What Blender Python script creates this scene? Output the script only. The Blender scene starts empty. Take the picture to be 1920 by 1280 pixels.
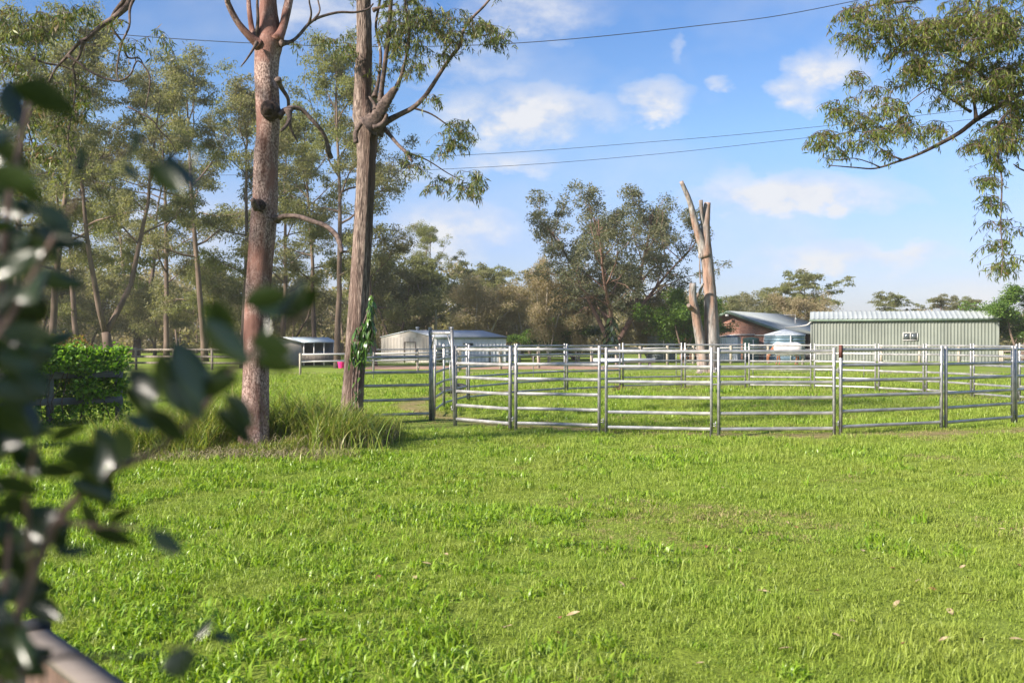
import bpy, math, random
import numpy as np
from mathutils import Vector, Matrix
from mathutils import noise as mnoise

R = math.radians
rnd = random.Random(7)
rng = np.random.default_rng(11)
scene = bpy.context.scene
col = scene.collection

# ------------------------------------------------------------------ camera, sky, sun, exposure
EYE, K, HOR = 1.8, 35 / 36 * 1920, 634.0
cam_d = bpy.data.cameras.new('camera')
cam = bpy.data.objects.new('camera', cam_d)
col.objects.link(cam)
scene.camera = cam
cam.location = (0, 0, EYE)
cam.rotation_euler = (R(90 - 0.18), 0, 0)
cam_d.sensor_width = 36
cam_d.lens = 35
cam_d.clip_start = 0.05
cam_d.clip_end = 6000
cam_d.dof.use_dof = True
cam_d.dof.focus_distance = 19.0
cam_d.dof.aperture_fstop = 3.6

SUN_EL, SUN_AZ = 32.0, -124.0      # azimuth measured from +Y towards +X: the sun stands on the left and behind
sun_vec = Vector((math.sin(R(SUN_AZ)) * math.cos(R(SUN_EL)), math.cos(R(SUN_AZ)) * math.cos(R(SUN_EL)), math.sin(R(SUN_EL))))
sd = bpy.data.lights.new('sun', 'SUN')
sd.energy = 3.7
sd.angle = R(4.0)
sd.color = (1.0, 0.91, 0.79)
sun = bpy.data.objects.new('sun', sd)
col.objects.link(sun)
sun.rotation_euler = sun_vec.to_track_quat('Z', 'Y').to_euler()

scene.view_settings.view_transform = 'Standard'
scene.view_settings.look = 'None'
scene.view_settings.exposure = 1.85
scene.view_settings.gamma = 1.0
scene.view_settings.use_curve_mapping = False
scene.cycles.max_bounces = 6
scene.cycles.transparent_max_bounces = 6
scene.cycles.use_adaptive_sampling = True
scene.cycles.use_denoising = True


class NT:
    """small node-tree helper"""
    def __init__(s, tree):
        s.t = tree; s.n = tree.nodes; s.l = tree.links

    def node(s, kind, **kw):
        n = s.n.new(kind)
        for k, v in kw.items():
            setattr(n, k, v)
        return n

    def put(s, sock, v):
        if isinstance(v, bpy.types.NodeSocket):
            s.l.new(v, sock)
        else:
            sock.default_value = v

    def math(s, op, a, b=0.0, c=None, clamp=False):
        n = s.node('ShaderNodeMath', operation=op, use_clamp=clamp)
        s.put(n.inputs[0], a); s.put(n.inputs[1], b)
        if c is not None:
            s.put(n.inputs[2], c)
        return n.outputs[0]

    def noise(s, vec, scale, detail=4, rough=0.55, dist=0.0):
        n = s.node('ShaderNodeTexNoise')
        if vec is not None:
            s.l.new(vec, n.inputs['Vector'])
        n.inputs['Scale'].default_value = scale
        n.inputs['Detail'].default_value = detail
        n.inputs['Roughness'].default_value = rough
        n.inputs['Distortion'].default_value = dist
        return n.outputs['Fac']

    def ramp(s, fac, stops, interp='LINEAR'):
        n = s.node('ShaderNodeValToRGB')
        n.color_ramp.interpolation = interp
        el = n.color_ramp.elements
        while len(el) > 1:
            el.remove(el[-1])
        el[0].position = stops[0][0]; el[0].color = (*stops[0][1], 1)
        for p, c in stops[1:]:
            e = el.new(p); e.color = (*c, 1)
        s.put(n.inputs[0], fac)
        return n.outputs[0]

    def mix(s, fac, a, b, blend='MIX'):
        n = s.node('ShaderNodeMix', data_type='RGBA', blend_type=blend)
        s.put(n.inputs[0], fac)
        s.put(n.inputs[6], a if not isinstance(a, tuple) else (*a[:3], 1))
        s.put(n.inputs[7], b if not isinstance(b, tuple) else (*b[:3], 1))
        return n.outputs[2]


world = bpy.data.worlds.new('World')
scene.world = world
world.use_nodes = True
w = NT(world.node_tree)
w.n.clear()
sky = w.node('ShaderNodeTexSky', sky_type='NISHITA')
sky.sun_disc = False
sky.sun_elevation = R(SUN_EL)
sky.sun_rotation = R(SUN_AZ)
sky.altitude = 50
sky.air_density = 1.0
sky.dust_density = 0.6
sky.ozone_density = 2.0
tc = w.node('ShaderNodeTexCoord')
sep = w.node('ShaderNodeSeparateXYZ')
w.l.new(tc.outputs['Generated'], sep.inputs[0])
dx, dy, dz = sep.outputs
ady = w.math('MAXIMUM', w.math('ABSOLUTE', dy), 0.08)
U = w.math('DIVIDE', dx, ady)
V = w.math('DIVIDE', dz, ady)
cmb = w.node('ShaderNodeCombineXYZ')
w.l.new(U, cmb.inputs[0]); w.l.new(w.math('MULTIPLY', V, 1.6), cmb.inputs[1])
n1 = w.noise(cmb.outputs[0], 7.0, 6, 0.6)
n2 = w.noise(cmb.outputs[0], 22.0, 5, 0.6)
n3 = w.noise(cmb.outputs[0], 4.0, 4, 0.55)
Ud = w.math('ADD', U, w.math('MULTIPLY', w.math('SUBTRACT', n1, 0.5), 0.11))
Vd = w.math('ADD', V, w.math('MULTIPLY', w.math('SUBTRACT', n2, 0.5), 0.05))
clouds = [(985, 213, 165, 52, .95), (905, 235, 70, 40, .6), (1224, 186, 74, 38, .95), (1545, 128, 66, 38, .9), (1500, 172, 48, 34, .7),
          (1480, 366, 225, 36, .95), (1370, 350, 70, 34, .6), (1600, 482, 200, 26, .8), (1720, 470, 50, 22, .8), (845, 420, 130, 44, .75),
          (810, 465, 90, 34, .7), (1000, 15, 120, 60, .55), (880, 110, 130, 45, .42), (950, 305, 90, 24, .6), (640, 20, 150, 60, .5),
          (1352, 156, 22, 14, .5), (1630, 190, 60, 40, .3), (1860, 545, 160, 26, .5), (1285, 90, 14, 30, .3), (760, 330, 120, 30, .5),
          (300, 430, 260, 60, .45), (-300, 300, 300, 60, .7), (2400, 250, 320, 70, .7), (600, -500, 500, 130, .6), (1700, -700, 500, 150, .6)]
mask = None
for (px, py, rx, ry, s_) in clouds:
    cu, cv = (px - 960) / K, (HOR - py) / K
    a = w.math('DIVIDE', w.math('SUBTRACT', Ud, cu), rx / K * 1.25)
    b = w.math('DIVIDE', w.math('SUBTRACT', Vd, cv), ry / K * 1.4)
    d2 = w.math('ADD', w.math('MULTIPLY', a, a), w.math('MULTIPLY', b, b))
    m = w.math('MULTIPLY', w.math('SUBTRACT', 1.0, d2, clamp=True), s_ * 1.45)
    mask = m if mask is None else w.math('MAXIMUM', mask, m)
tex = w.math('MULTIPLY_ADD', n1, 1.0, w.math('MULTIPLY', n2, 0.7))
mask = w.math('MULTIPLY', mask, w.math('MULTIPLY_ADD', tex, 1.7, -0.80, clamp=True))
mask = w.math('MINIMUM', w.math('MULTIPLY', mask, w.math('MULTIPLY_ADD', n2, 1.1, 0.42)), 0.93)
# a thin high veil
veil = w.math('MULTIPLY', w.math('SUBTRACT', n3, 0.44, clamp=True), 1.3)
mask = w.math('MAXIMUM', mask, veil)
up = w.math('MULTIPLY_ADD', dz, 1.0, 0.0, clamp=True)
low = w.ramp(up, [(0.0, (0.52, 0.53, 0.72)), (0.10, (0.64, 0.66, 0.90)), (0.20, (0.66, 0.80, 0.98)), (0.34, (0.47, 0.69, 0.97)), (1.0, (0.48, 0.72, 1.0))])
skyc = w.mix(1.0, sky.outputs[0], low, 'MULTIPLY')
SKY_SAT = w.node('ShaderNodeHueSaturation')
SKY_SAT.inputs['Saturation'].default_value = 1.0
SKY_SAT.inputs['Value'].default_value = 0.86
w.l.new(skyc, SKY_SAT.inputs['Color'])
cshade = w.ramp(w.math('MULTIPLY_ADD', n2, 0.75, w.math('MULTIPLY', n1, 0.35)), [(0.35, (3.1, 3.3, 3.75)), (0.62, (3.9, 3.95, 4.1))])
final = w.mix(mask, SKY_SAT.outputs[0], cshade)
bg = w.node('ShaderNodeBackground')
w.l.new(final, bg.inputs[0])
bg.inputs[1].default_value = 0.062
wo = w.node('ShaderNodeOutputWorld')
w.l.new(bg.outputs[0], wo.inputs[0])

# ------------------------------------------------------------------ helpers
def PX(px, Y):
    return (px - 960) / K * Y

def P(px, py, Y):
    """a point of the place given by its bearing and its distance"""
    return Vector((PX(px, Y), Y, EYE - (py - HOR) / K * Y))

def material(name, c1, c2=None, rough=0.8, metal=0.0, nscale=3.0, stretch=(1, 1, 1), bump=0.0, bscale=None, c3=None,
             n3s=0.7, spec=0.3, coords='Object', detail=5, bdist=0.02, lo=0.35, hi=0.65):
    m = bpy.data.materials.new(name)
    m.use_nodes = True
    t = NT(m.node_tree)
    b = t.n['Principled BSDF']
    b.inputs['Roughness'].default_value = rough
    b.inputs['Metallic'].default_value = metal
    b.inputs['Specular IOR Level'].default_value = spec
    tcn = t.node('ShaderNodeTexCoord')
    mp = t.node('ShaderNodeMapping')
    t.l.new(tcn.outputs[coords], mp.inputs[0])
    mp.inputs['Scale'].default_value = stretch
    v = mp.outputs[0]
    if c2 is not None:
        f = t.noise(v, nscale, detail)
        c = t.ramp(f, [(lo, c1), (hi, c2)])
        if c3 is not None:
            f3 = t.noise(v, n3s, 4)
            c = t.mix(t.ramp(f3, [(0.45, (0, 0, 0)), (0.62, (1, 1, 1))]), c, c3)
        t.l.new(c, b.inputs['Base Color'])
    else:
        b.inputs['Base Color'].default_value = (*c1, 1)
    if bump:
        bn = t.node('ShaderNodeBump')
        bn.inputs['Strength'].default_value = bump
        bn.inputs['Distance'].default_value = bdist
        t.l.new(t.noise(v, bscale or nscale * 2, 6, 0.6), bn.inputs['Height'])
        t.l.new(bn.outputs[0], b.inputs['Normal'])
    return m

def leaf_material(name, cols, rough=0.5, trans=0.4, spec=0.25, patch=None, pscale=0.35, tint=(1.25, 1.25, 0.6)):
    """cols: ramp colours chosen per leaf; patch: colour the whole region drifts to"""
    m = bpy.data.materials.new(name)
    m.use_nodes = True
    t = NT(m.node_tree)
    t.n.clear()
    g = t.node('ShaderNodeNewGeometry')
    oi = t.node('ShaderNodeObjectInfo')
    f = t.math('FRACT', t.math('ADD', g.outputs['Random Per Island'], oi.outputs['Random']))
    n = len(cols)
    c = t.ramp(f, [(i / (n - 1), cc) for i, cc in enumerate(cols)])
    if patch is not None:
        nf = t.noise(g.outputs['Position'], pscale, 3)
        c = t.mix(t.ramp(nf, [(0.4, (0, 0, 0)), (0.62, (1, 1, 1))]), c, patch)
        # keep some per-leaf variation inside the patches
        c = t.mix(1.0, c, t.ramp(f, [(0, (0.75, 0.75, 0.75)), (1, (1.2, 1.2, 1.2))]), 'MULTIPLY')
    b = t.node('ShaderNodeBsdfPrincipled')
    b.inputs['Roughness'].default_value = rough
    b.inputs['Specular IOR Level'].default_value = spec
    t.l.new(c, b.inputs['Base Color'])
    tr = t.node('ShaderNodeBsdfTranslucent')
    t.l.new(t.mix(1.0, c, tint, 'MULTIPLY'), tr.inputs[0])
    ms = t.node('ShaderNodeMixShader')
    ms.inputs[0].default_value = trans
    t.l.new(b.outputs[0], ms.inputs[1]); t.l.new(tr.outputs[0], ms.inputs[2])
    o = t.node('ShaderNodeOutputMaterial')
    t.l.new(ms.outputs[0], o.inputs[0])
    return m

def mesh_np(name, verts, faces, mat=None, smooth=False):
    """verts (n,3) array; faces (m,k) array of one arity, or a list of them"""
    me = bpy.data.meshes.new(name)
    if not isinstance(faces, list):
        faces = [faces]
    faces = [np.asarray(f, dtype=np.int32) for f in faces if len(f)]
    nl = sum(f.size for f in faces); nf = sum(len(f) for f in faces)
    me.vertices.add(len(verts)); me.loops.add(nl); me.polygons.add(nf)
    me.vertices.foreach_set('co', np.asarray(verts, dtype=np.float32).ravel())
    me.loops.foreach_set('vertex_index', np.concatenate([f.ravel() for f in faces]))
    tot = np.concatenate([np.full(len(f), f.shape[1], dtype=np.int32) for f in faces])
    st = np.zeros(nf, dtype=np.int32); st[1:] = np.cumsum(tot)[:-1]
    me.polygons.foreach_set('loop_start', st)
    me.polygons.foreach_set('loop_total', tot)
    if smooth:
        me.polygons.foreach_set('use_smooth', np.ones(nf, dtype=bool))
    if mat is not None:
        me.materials.append(mat)
    me.update(calc_edges=True)
    return me

def link(name, me, parent=None, loc=None, rot=None, scale=None, **props):
    o = bpy.data.objects.new(name, me)
    col.objects.link(o)
    if parent is not None:
        o.parent = parent
    if loc is not None: o.location = loc
    if rot is not None: o.rotation_euler = rot
    if scale is not None: o.scale = scale
    for k, v in props.items():
        if v is not None: o[k] = v
    return o

def thing(name, label, cat, loc=(0, 0, 0), rz=0.0, group=None):
    o = bpy.data.objects.new(name, None)
    col.objects.link(o)
    o.empty_display_size = 0.2
    o.location = loc; o.rotation_euler = (0, 0, rz)
    o['label'] = label; o['category'] = cat
    if group: o['group'] = group
    return o

class MB:
    """collects boxes, tubes and polygons into one mesh"""
    def __init__(s):
        s.v = []; s.q = []; s.t = []; s.n = 0

    def add(s, v, quads=(), tris=()):
        for q in quads: s.q.append([i + s.n for i in q])
        for q in tris: s.t.append([i + s.n for i in q])
        s.v.append(np.asarray(v, dtype=float)); s.n += len(v)

    def box(s, x0, x1, y0, y1, z0, z1):
        v = [(x, y, z) for z in (z0, z1) for y in (y0, y1) for x in (x0, x1)]
        s.add(v, [(0, 2, 3, 1), (4, 5, 7, 6), (0, 1, 5, 4), (2, 6, 7, 3), (0, 4, 6, 2), (1, 3, 7, 5)])

    def tube(s, pts, radii, sides=8, cap=True, squash=None, jitter=None):
        pts = np.asarray([tuple(p) for p in pts], dtype=float)
        n = len(pts)
        radii = np.broadcast_to(np.asarray(radii, dtype=float), (n,))
        tan = np.gradient(pts, axis=0)
        tan /= np.linalg.norm(tan, axis=1)[:, None] + 1e-9
        ref = np.array([0, 0, 1.0]) if abs(tan[0][2]) < 0.9 else np.array([0, 1.0, 0])
        u = np.cross(tan[0], ref); u /= np.linalg.norm(u)
        ang = np.linspace(0, 2 * np.pi, sides, endpoint=False)
        out = []
        for i in range(n):
            u = u - tan[i] * np.dot(u, tan[i]); u /= np.linalg.norm(u) + 1e-9
            wv = np.cross(tan[i], u)
            rr = radii[i] * np.ones(sides)
            if jitter is not None:
                rr = rr * jitter(i, ang)
            out.append(pts[i] + (np.cos(ang) * rr)[:, None] * u + (np.sin(ang) * rr)[:, None] * wv)
        v = np.concatenate(out)
        q = []
        for i in range(n - 1):
            a = i * sides; b = a + sides
            for k in range(sides):
                k2 = (k + 1) % sides
                q.append((a + k, a + k2, b + k2, b + k))
        t = []
        if cap:
            v = np.concatenate([v, pts[:1], pts[-1:]])
            c0 = n * sides; c1 = c0 + 1; e = (n - 1) * sides
            for k in range(sides):
                k2 = (k + 1) % sides
                t.append((c0, k2, k)); t.append((c1, e + k, e + k2))
        s.add(v, q, t)

    def mesh(s, name, mat, smooth=False):
        return mesh_np(name, np.concatenate(s.v), [np.array(s.q, dtype=np.int32).reshape(-1, 4), np.array(s.t, dtype=np.int32).reshape(-1, 3)], mat, smooth)

    def obj(s, name, mat, parent=None, smooth=False, **kw):
        return link(name, s.mesh(name, mat, smooth), parent, **kw)

def unit(v):
    return v / (np.linalg.norm(v, axis=-1, keepdims=True) + 1e-9)

def leaves_mesh(name, pos, dirs, L, W, mat, r=rng, fold=0.0):
    """diamond leaves: pos base, dirs tip direction"""
    n = len(pos)
    d = unit(dirs)
    side = unit(np.cross(d, r.normal(size=(n, 3))))
    L = np.asarray(L).reshape(-1, 1); W = np.asarray(W).reshape(-1, 1)
    nor = np.cross(d, side)
    v = np.stack([pos, pos + d * L * 0.4 + side * W * 0.5 + nor * fold * W, pos + d * L - nor * fold * W * 1.5, pos + d * L * 0.4 - side * W * 0.5 + nor * fold * W], axis=1).reshape(-1, 3)
    f = np.arange(n * 4, dtype=np.int32).reshape(-1, 4)
    return mesh_np(name, v, f, mat)

def smooth_path(pts, n):
    """Catmull-Rom through the points, n samples each"""
    p = [np.array(tuple(q), dtype=float) for q in pts]
    p = [2 * p[0] - p[1]] + p + [2 * p[-1] - p[-2]]
    out = []
    for i in range(1, len(p) - 2):
        for k in range(n):
            t = k / n
            a, b, c, d = p[i - 1], p[i], p[i + 1], p[i + 2]
            out.append(0.5 * ((2 * b) + (-a + c) * t + (2 * a - 5 * b + 4 * c - d) * t * t + (-a + 3 * b - 3 * c + d) * t ** 3))
    out.append(p[-2])
    return np.array(out)

# ------------------------------------------------------------------ materials
M_STEEL = material('galvanised_steel', (0.23, 0.235, 0.25), (0.36, 0.36, 0.375), 0.42, 0.55, 9, (1, 1, 1), 0.05, 40, c3=(0.42, 0.40, 0.37), n3s=1.5)
M_STEEL2 = material('sun_toned_steel', (0.25, 0.245, 0.245), (0.38, 0.37, 0.36), 0.5, 0.4, 9, (1, 1, 1), 0.05, 40)  # warmer, paler steel; sunlight on the sun-facing panels put into its colour
M_RUST = material('rusty_steel', (0.07, 0.020, 0.016), (0.12, 0.045, 0.033), 0.7, 0.1, 14)
M_BARK1 = material('smooth_red_bark', (0.105, 0.066, 0.057), (0.32, 0.235, 0.205), 0.9, 0, 42, (1, 1, 0.6), 1.0, 50, c3=(0.165, 0.085, 0.068), n3s=2.2, bdist=0.014, lo=0.40, hi=0.60, spec=0.15)
M_BARK2 = material('furrowed_bark', (0.085, 0.062, 0.053), (0.31, 0.24, 0.20), 0.95, 0, 17, (2.6, 2.6, 0.28), 1.0, 19, bdist=0.05, c3=(0.13, 0.085, 0.07), n3s=0.8, lo=0.42, hi=0.6, spec=0.1)
M_BARKF = material('gum_bark', (0.07, 0.05, 0.038), (0.17, 0.12, 0.09), 0.9, 0, 2.0, (1, 1, 0.25), 0.4, 5)
M_BARKP = material('pale_gum_bark', (0.26, 0.22, 0.18), (0.48, 0.43, 0.37), 0.9, 0, 1.5, (1, 1, 0.3), 0.3, 5)
M_BARKD = material('dark_branch_bark', (0.045, 0.032, 0.028), (0.14, 0.10, 0.085), 0.9, 0, 14, (1, 1, 1), 0.5, 30)
M_DEAD = material('bare_dead_wood', (0.135, 0.122, 0.112), (0.31, 0.29, 0.275), 0.9, 0, 4, (2, 2, 0.35), 0.6, 8, c3=(0.24, 0.15, 0.11), n3s=1.1, bdist=0.03)
M_CHAR = material('dark_knot', (0.02, 0.014, 0.012), (0.07, 0.045, 0.035), 0.95, 0, 20, bump=0.8, bscale=30)
M_TIMBER = material('grey_timber', (0.12, 0.10, 0.085), (0.24, 0.20, 0.17), 0.9, 0, 3, (4, 4, 1), 0.3, 10)
M_PALEPOST = material('pale_post_timber', (0.28, 0.24, 0.19), (0.42, 0.37, 0.31), 0.9, 0, 3, (1, 1, 0.4), 0.2, 10)
M_BLUEWOOD = material('blue_grey_timber', (0.085, 0.10, 0.125), (0.17, 0.19, 0.22), 0.8, 0, 3, (0.4, 3, 3), 0.2, 10)
M_WHITE = material('white_painted_sheet', (0.76, 0.76, 0.77), (0.84, 0.84, 0.85), 0.6, 0, 0.8, (1, 1, 0.3))
M_BEIGE = material('stained_beige_sheet', (0.30, 0.27, 0.235), (0.43, 0.395, 0.355), 0.7, 0, 0.5, (1, 1, 0.25))
M_ZINC = material('zinc_roof', (0.38, 0.41, 0.44), (0.48, 0.51, 0.54), 0.45, 0.15, 0.6)
M_GREENS = material('pale_green_sheet', (0.145, 0.16, 0.138), (0.18, 0.195, 0.168), 0.55, 0.0, 0.4)
M_GREEND = material('dark_green_trim', (0.10, 0.14, 0.11), (0.14, 0.19, 0.14), 0.5)
M_PALEROOF = material('pale_green_roof', (0.30, 0.325, 0.315), (0.37, 0.395, 0.38), 0.45, 0.15, 0.4)
M_TANKB = material('slate_blue_tank', (0.10, 0.16, 0.21), (0.16, 0.23, 0.28), 0.4, 0.2, 2)
M_TANKG = material('dark_green_tank', (0.04, 0.10, 0.085), (0.07, 0.14, 0.12), 0.45, 0.1, 2)
M_TANKD = material('grey_tank', (0.10, 0.125, 0.12), (0.20, 0.22, 0.21), 0.45, 0.3, 2)
M_GLASS = material('window_glass', (0.06, 0.07, 0.075), None, 0.12, 0.0, spec=0.6)
M_WHITEP = material('white_pipe', (0.5, 0.48, 0.46), None, 0.5)
M_RUG = material('white_horse_rug', (0.5, 0.46, 0.46), (0.6, 0.56, 0.56), 0.9, 0, 5)
M_HORSE = material('chestnut_coat', (0.16, 0.055, 0.022), (0.25, 0.09, 0.04), 0.7, 0, 6)
M_MANE = material('dark_mane', (0.05, 0.025, 0.015), None, 0.9)
M_BLACK = material('black_rubber', (0.018, 0.018, 0.018), (0.035, 0.035, 0.035), 0.8, 0, 12)
M_PINK = material('hot_pink_plastic', (0.85, 0.03, 0.22), None, 0.5)
M_WIRE = material('black_cable', (0.02, 0.02, 0.022), None, 0.7)
M_DRYLEAF = material('dry_leaf', (0.20, 0.14, 0.075), (0.34, 0.27, 0.16), 0.8, 0, 30)
M_DRYLEAF2 = material('red_brown_leaf', (0.12, 0.045, 0.025), (0.22, 0.10, 0.05), 0.8, 0, 30)
M_PLANK = material('brown_fence_board', (0.06, 0.038, 0.028), (0.11, 0.07, 0.05), 0.8, 0, 3, (6, 6, 0.6), 0.2, 12)
M_CAP = material('pale_capping_board', (0.10, 0.082, 0.07), (0.17, 0.145, 0.125), 0.7, 0, 3)

bm_ = bpy.data.materials.new('red_brick'); bm_.use_nodes = True
t = NT(bm_.node_tree)
tcn = t.node('ShaderNodeTexCoord')
mp = t.node('ShaderNodeMapping'); mp.inputs['Rotation'].default_value = (R(90), 0, 0)
t.l.new(tcn.outputs['Object'], mp.inputs[0])
br = t.node('ShaderNodeTexBrick')
t.l.new(mp.outputs[0], br.inputs['Vector'])
br.inputs['Scale'].default_value = 2.0
br.inputs['Color1'].default_value = (0.24, 0.095, 0.062, 1); br.inputs['Color2'].default_value = (0.34, 0.155, 0.105, 1)
br.inputs['Mortar'].default_value = (0.33, 0.26, 0.22, 1); br.inputs['Mortar Size'].default_value = 0.02
t.l.new(br.outputs[0], t.n['Principled BSDF'].inputs['Base Color'])
t.n['Principled BSDF'].inputs['Roughness'].default_value = 0.9
M_BRICK = bm_

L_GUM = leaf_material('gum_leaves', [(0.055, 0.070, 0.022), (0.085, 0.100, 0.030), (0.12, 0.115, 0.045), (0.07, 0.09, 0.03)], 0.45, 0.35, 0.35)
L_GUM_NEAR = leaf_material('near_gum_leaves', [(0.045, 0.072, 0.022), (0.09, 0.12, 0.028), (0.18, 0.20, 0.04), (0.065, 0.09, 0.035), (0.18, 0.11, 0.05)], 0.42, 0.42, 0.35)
L_GUM_R = leaf_material('yellow_green_gum_leaves', [(0.06, 0.09, 0.025), (0.12, 0.155, 0.03), (0.22, 0.25, 0.045), (0.08, 0.11, 0.035), (0.20, 0.13, 0.06)], 0.42, 0.5, 0.3)  # brighter, yellower leaf greens for the upper right gum
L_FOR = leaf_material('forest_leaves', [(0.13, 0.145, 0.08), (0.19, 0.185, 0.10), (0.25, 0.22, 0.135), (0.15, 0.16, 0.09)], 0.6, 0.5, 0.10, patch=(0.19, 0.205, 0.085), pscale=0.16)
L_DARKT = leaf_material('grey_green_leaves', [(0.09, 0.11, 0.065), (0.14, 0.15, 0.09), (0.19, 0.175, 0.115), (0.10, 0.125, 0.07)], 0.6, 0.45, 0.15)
L_DRY = leaf_material('dry_brown_foliage', [(0.28, 0.23, 0.15), (0.36, 0.29, 0.19), (0.24, 0.22, 0.13), (0.38, 0.29, 0.20)], 0.7, 0.5, 0.08)
L_BRIGHT = leaf_material('bright_green_leaves', [(0.06, 0.12, 0.018), (0.09, 0.17, 0.022), (0.14, 0.22, 0.03), (0.045, 0.09, 0.02)], 0.4, 0.4, 0.35)
L_VINE = leaf_material('vine_leaves', [(0.06, 0.15, 0.018), (0.14, 0.29, 0.025), (0.23, 0.40, 0.035), (0.035, 0.08, 0.018)], 0.35, 0.5, 0.35)
L_CREEP = leaf_material('creeper_leaves', [(0.02, 0.06, 0.014), (0.05, 0.115, 0.02), (0.11, 0.20, 0.028), (0.02, 0.045, 0.014)], 0.3, 0.3, 0.5)
L_CAM = leaf_material('glossy_dark_leaves', [(0.018, 0.034, 0.012), (0.030, 0.052, 0.016), (0.045, 0.072, 0.02), (0.022, 0.040, 0.015)], 0.25, 0.18, 0.8)
G_FINE = leaf_material('lawn_blades', [(0.12, 0.20, 0.022), (0.22, 0.32, 0.032), (0.33, 0.40, 0.080), (0.16, 0.25, 0.028)], 0.45, 0.38, 0.25, patch=(0.255, 0.31, 0.055), pscale=0.55, tint=(1.2, 1.3, 0.5))
G_BROAD = leaf_material('broad_blades', [(0.12, 0.22, 0.018), (0.18, 0.30, 0.020), (0.26, 0.37, 0.035), (0.15, 0.25, 0.022)], 0.36, 0.42, 0.35, tint=(1.3, 1.3, 0.4))
G_DRY = leaf_material('straw_blades', [(0.24, 0.20, 0.09), (0.32, 0.27, 0.13), (0.17, 0.17, 0.06), (0.26, 0.20, 0.10)], 0.7, 0.25, 0.15)
G_TALL = leaf_material('tall_blades', [(0.12, 0.19, 0.025), (0.18, 0.26, 0.035), (0.25, 0.29, 0.06), (0.32, 0.29, 0.10), (0.13, 0.21, 0.028)], 0.4, 0.4, 0.35)
G_THATCH = leaf_material('grey_thatch', [(0.16, 0.13, 0.08), (0.25, 0.22, 0.14), (0.14, 0.13, 0.06), (0.22, 0.19, 0.11)], 0.8, 0.15, 0.1)

def streaks(m, scale, zs, lo, hi, tint=(1, 1, 1)):
    t = NT(m.node_tree); b = t.n['Principled BSDF']
    src = b.inputs['Base Color'].links[0].from_socket
    tcn = t.node('ShaderNodeTexCoord'); mp = t.node('ShaderNodeMapping'); mp.inputs['Scale'].default_value = (1, 1, zs)
    t.l.new(tcn.outputs['Object'], mp.inputs[0])
    f = t.noise(mp.outputs[0], scale, 5, 0.65)
    c = t.ramp(f, [(0.36, (lo * tint[0], lo * tint[1], lo * tint[2])), (0.50, (1, 1, 1)), (0.66, (hi, hi, hi))])
    t.l.new(t.mix(1.0, src, c, 'MULTIPLY'), b.inputs['Base Color'])
streaks(M_BARK1, 5.0, 0.22, 0.45, 1.35, (1.0, 0.85, 0.8))
streaks(M_BARK2, 6.0, 0.10, 0.50, 1.30)
streaks(M_DEAD, 7.0, 0.12, 0.40, 1.35)
streaks(M_WHITE, 1.6, 0.15, 0.86, 1.03); streaks(M_BEIGE, 1.8, 0.15, 0.75, 1.05); streaks(M_GREENS, 1.4, 0.12, 0.84, 1.06)
streaks(M_STEEL, 6.0, 1.0, 0.70, 1.30); streaks(M_STEEL2, 6.0, 1.0, 0.70, 1.30)

# ------------------------------------------------------------------ ground
YC = Vector((6.0, 27.2))       # middle of the round yard
def gz(x, y):
    """gentle unevenness of the lawn (numpy friendly)"""
    x = np.asarray(x, dtype=float); y = np.asarray(y, dtype=float)
    z = 0.018 * np.sin(x * 0.9 + 1.3) * np.cos(y * 0.7) + 0.012 * np.sin(x * 2.3 + y * 1.7)
    m = np.exp(-(((x + 3.9) / 1.9) ** 2 + ((y - 16.6) / 2.0) ** 2))
    return z * np.clip((60 - np.hypot(x, y)) / 20, 0, 1) + 0.14 * m

def trodden(x, y):
    """0..1 where horses have worn the grass: along the yard rails and by the gate"""
    d = np.hypot(x - YC.x, (y - YC.y) * 1.0)
    ring = np.exp(-((d - 8.75) / 0.42) ** 2)
    gate = np.exp(-(((x + 1.3) / 1.7) ** 2 + ((y - 20.7) / 1.0) ** 2)) * 0.9
    return np.clip(ring + gate, 0, 1)

gm = bpy.data.materials.new('paddock_soil'); gm.use_nodes = True
t = NT(gm.node_tree)
g = t.node('ShaderNodeNewGeometry')
pos = g.outputs['Position']
b = t.n['Principled BSDF']; b.inputs['Roughness'].default_value = 0.95; b.inputs['Specular IOR Level'].default_value = 0.1
fine = t.noise(pos, 34, 5, 0.7)
big = t.noise(pos, 0.35, 4)
mid = t.noise(pos, 2.4, 4)
gr = t.ramp(fine, [(0.3, (0.05, 0.07, 0.012)), (0.5, (0.145, 0.195, 0.024)), (0.7, (0.245, 0.30, 0.045))])
gr = t.mix(t.ramp(big, [(0.42, (0, 0, 0)), (0.62, (0.6, 0.6, 0.6))]), gr, (0.20, 0.26, 0.05))
gr = t.mix(t.ramp(mid, [(0.35, (0.5, 0.5, 0.5)), (0.5, (0, 0, 0))]), gr, (0.11, 0.15, 0.02))
spx = t.node('ShaderNodeSeparateXYZ'); t.l.new(pos, spx.inputs[0])
ex = t.math('SUBTRACT', spx.outputs[0], YC.x); ey = t.math('SUBTRACT', spx.outputs[1], YC.y)
dist = t.math('SQRT', t.math('ADD', t.math('MULTIPLY', ex, ex), t.math('MULTIPLY', ey, ey)))
rm = t.math('SUBTRACT', 1.0, t.math('DIVIDE', t.math('ABSOLUTE', t.math('SUBTRACT', dist, 8.75)), 0.75), clamp=True)
rm = t.math('MULTIPLY', rm, t.math('MULTIPLY_ADD', mid, 2.4, -0.35, clamp=True), clamp=True)
gr = t.mix(rm, gr, t.ramp(fine, [(0.35, (0.14, 0.095, 0.05)), (0.65, (0.29, 0.22, 0.12))]))
t.l.new(gr, b.inputs['Base Color'])
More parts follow.
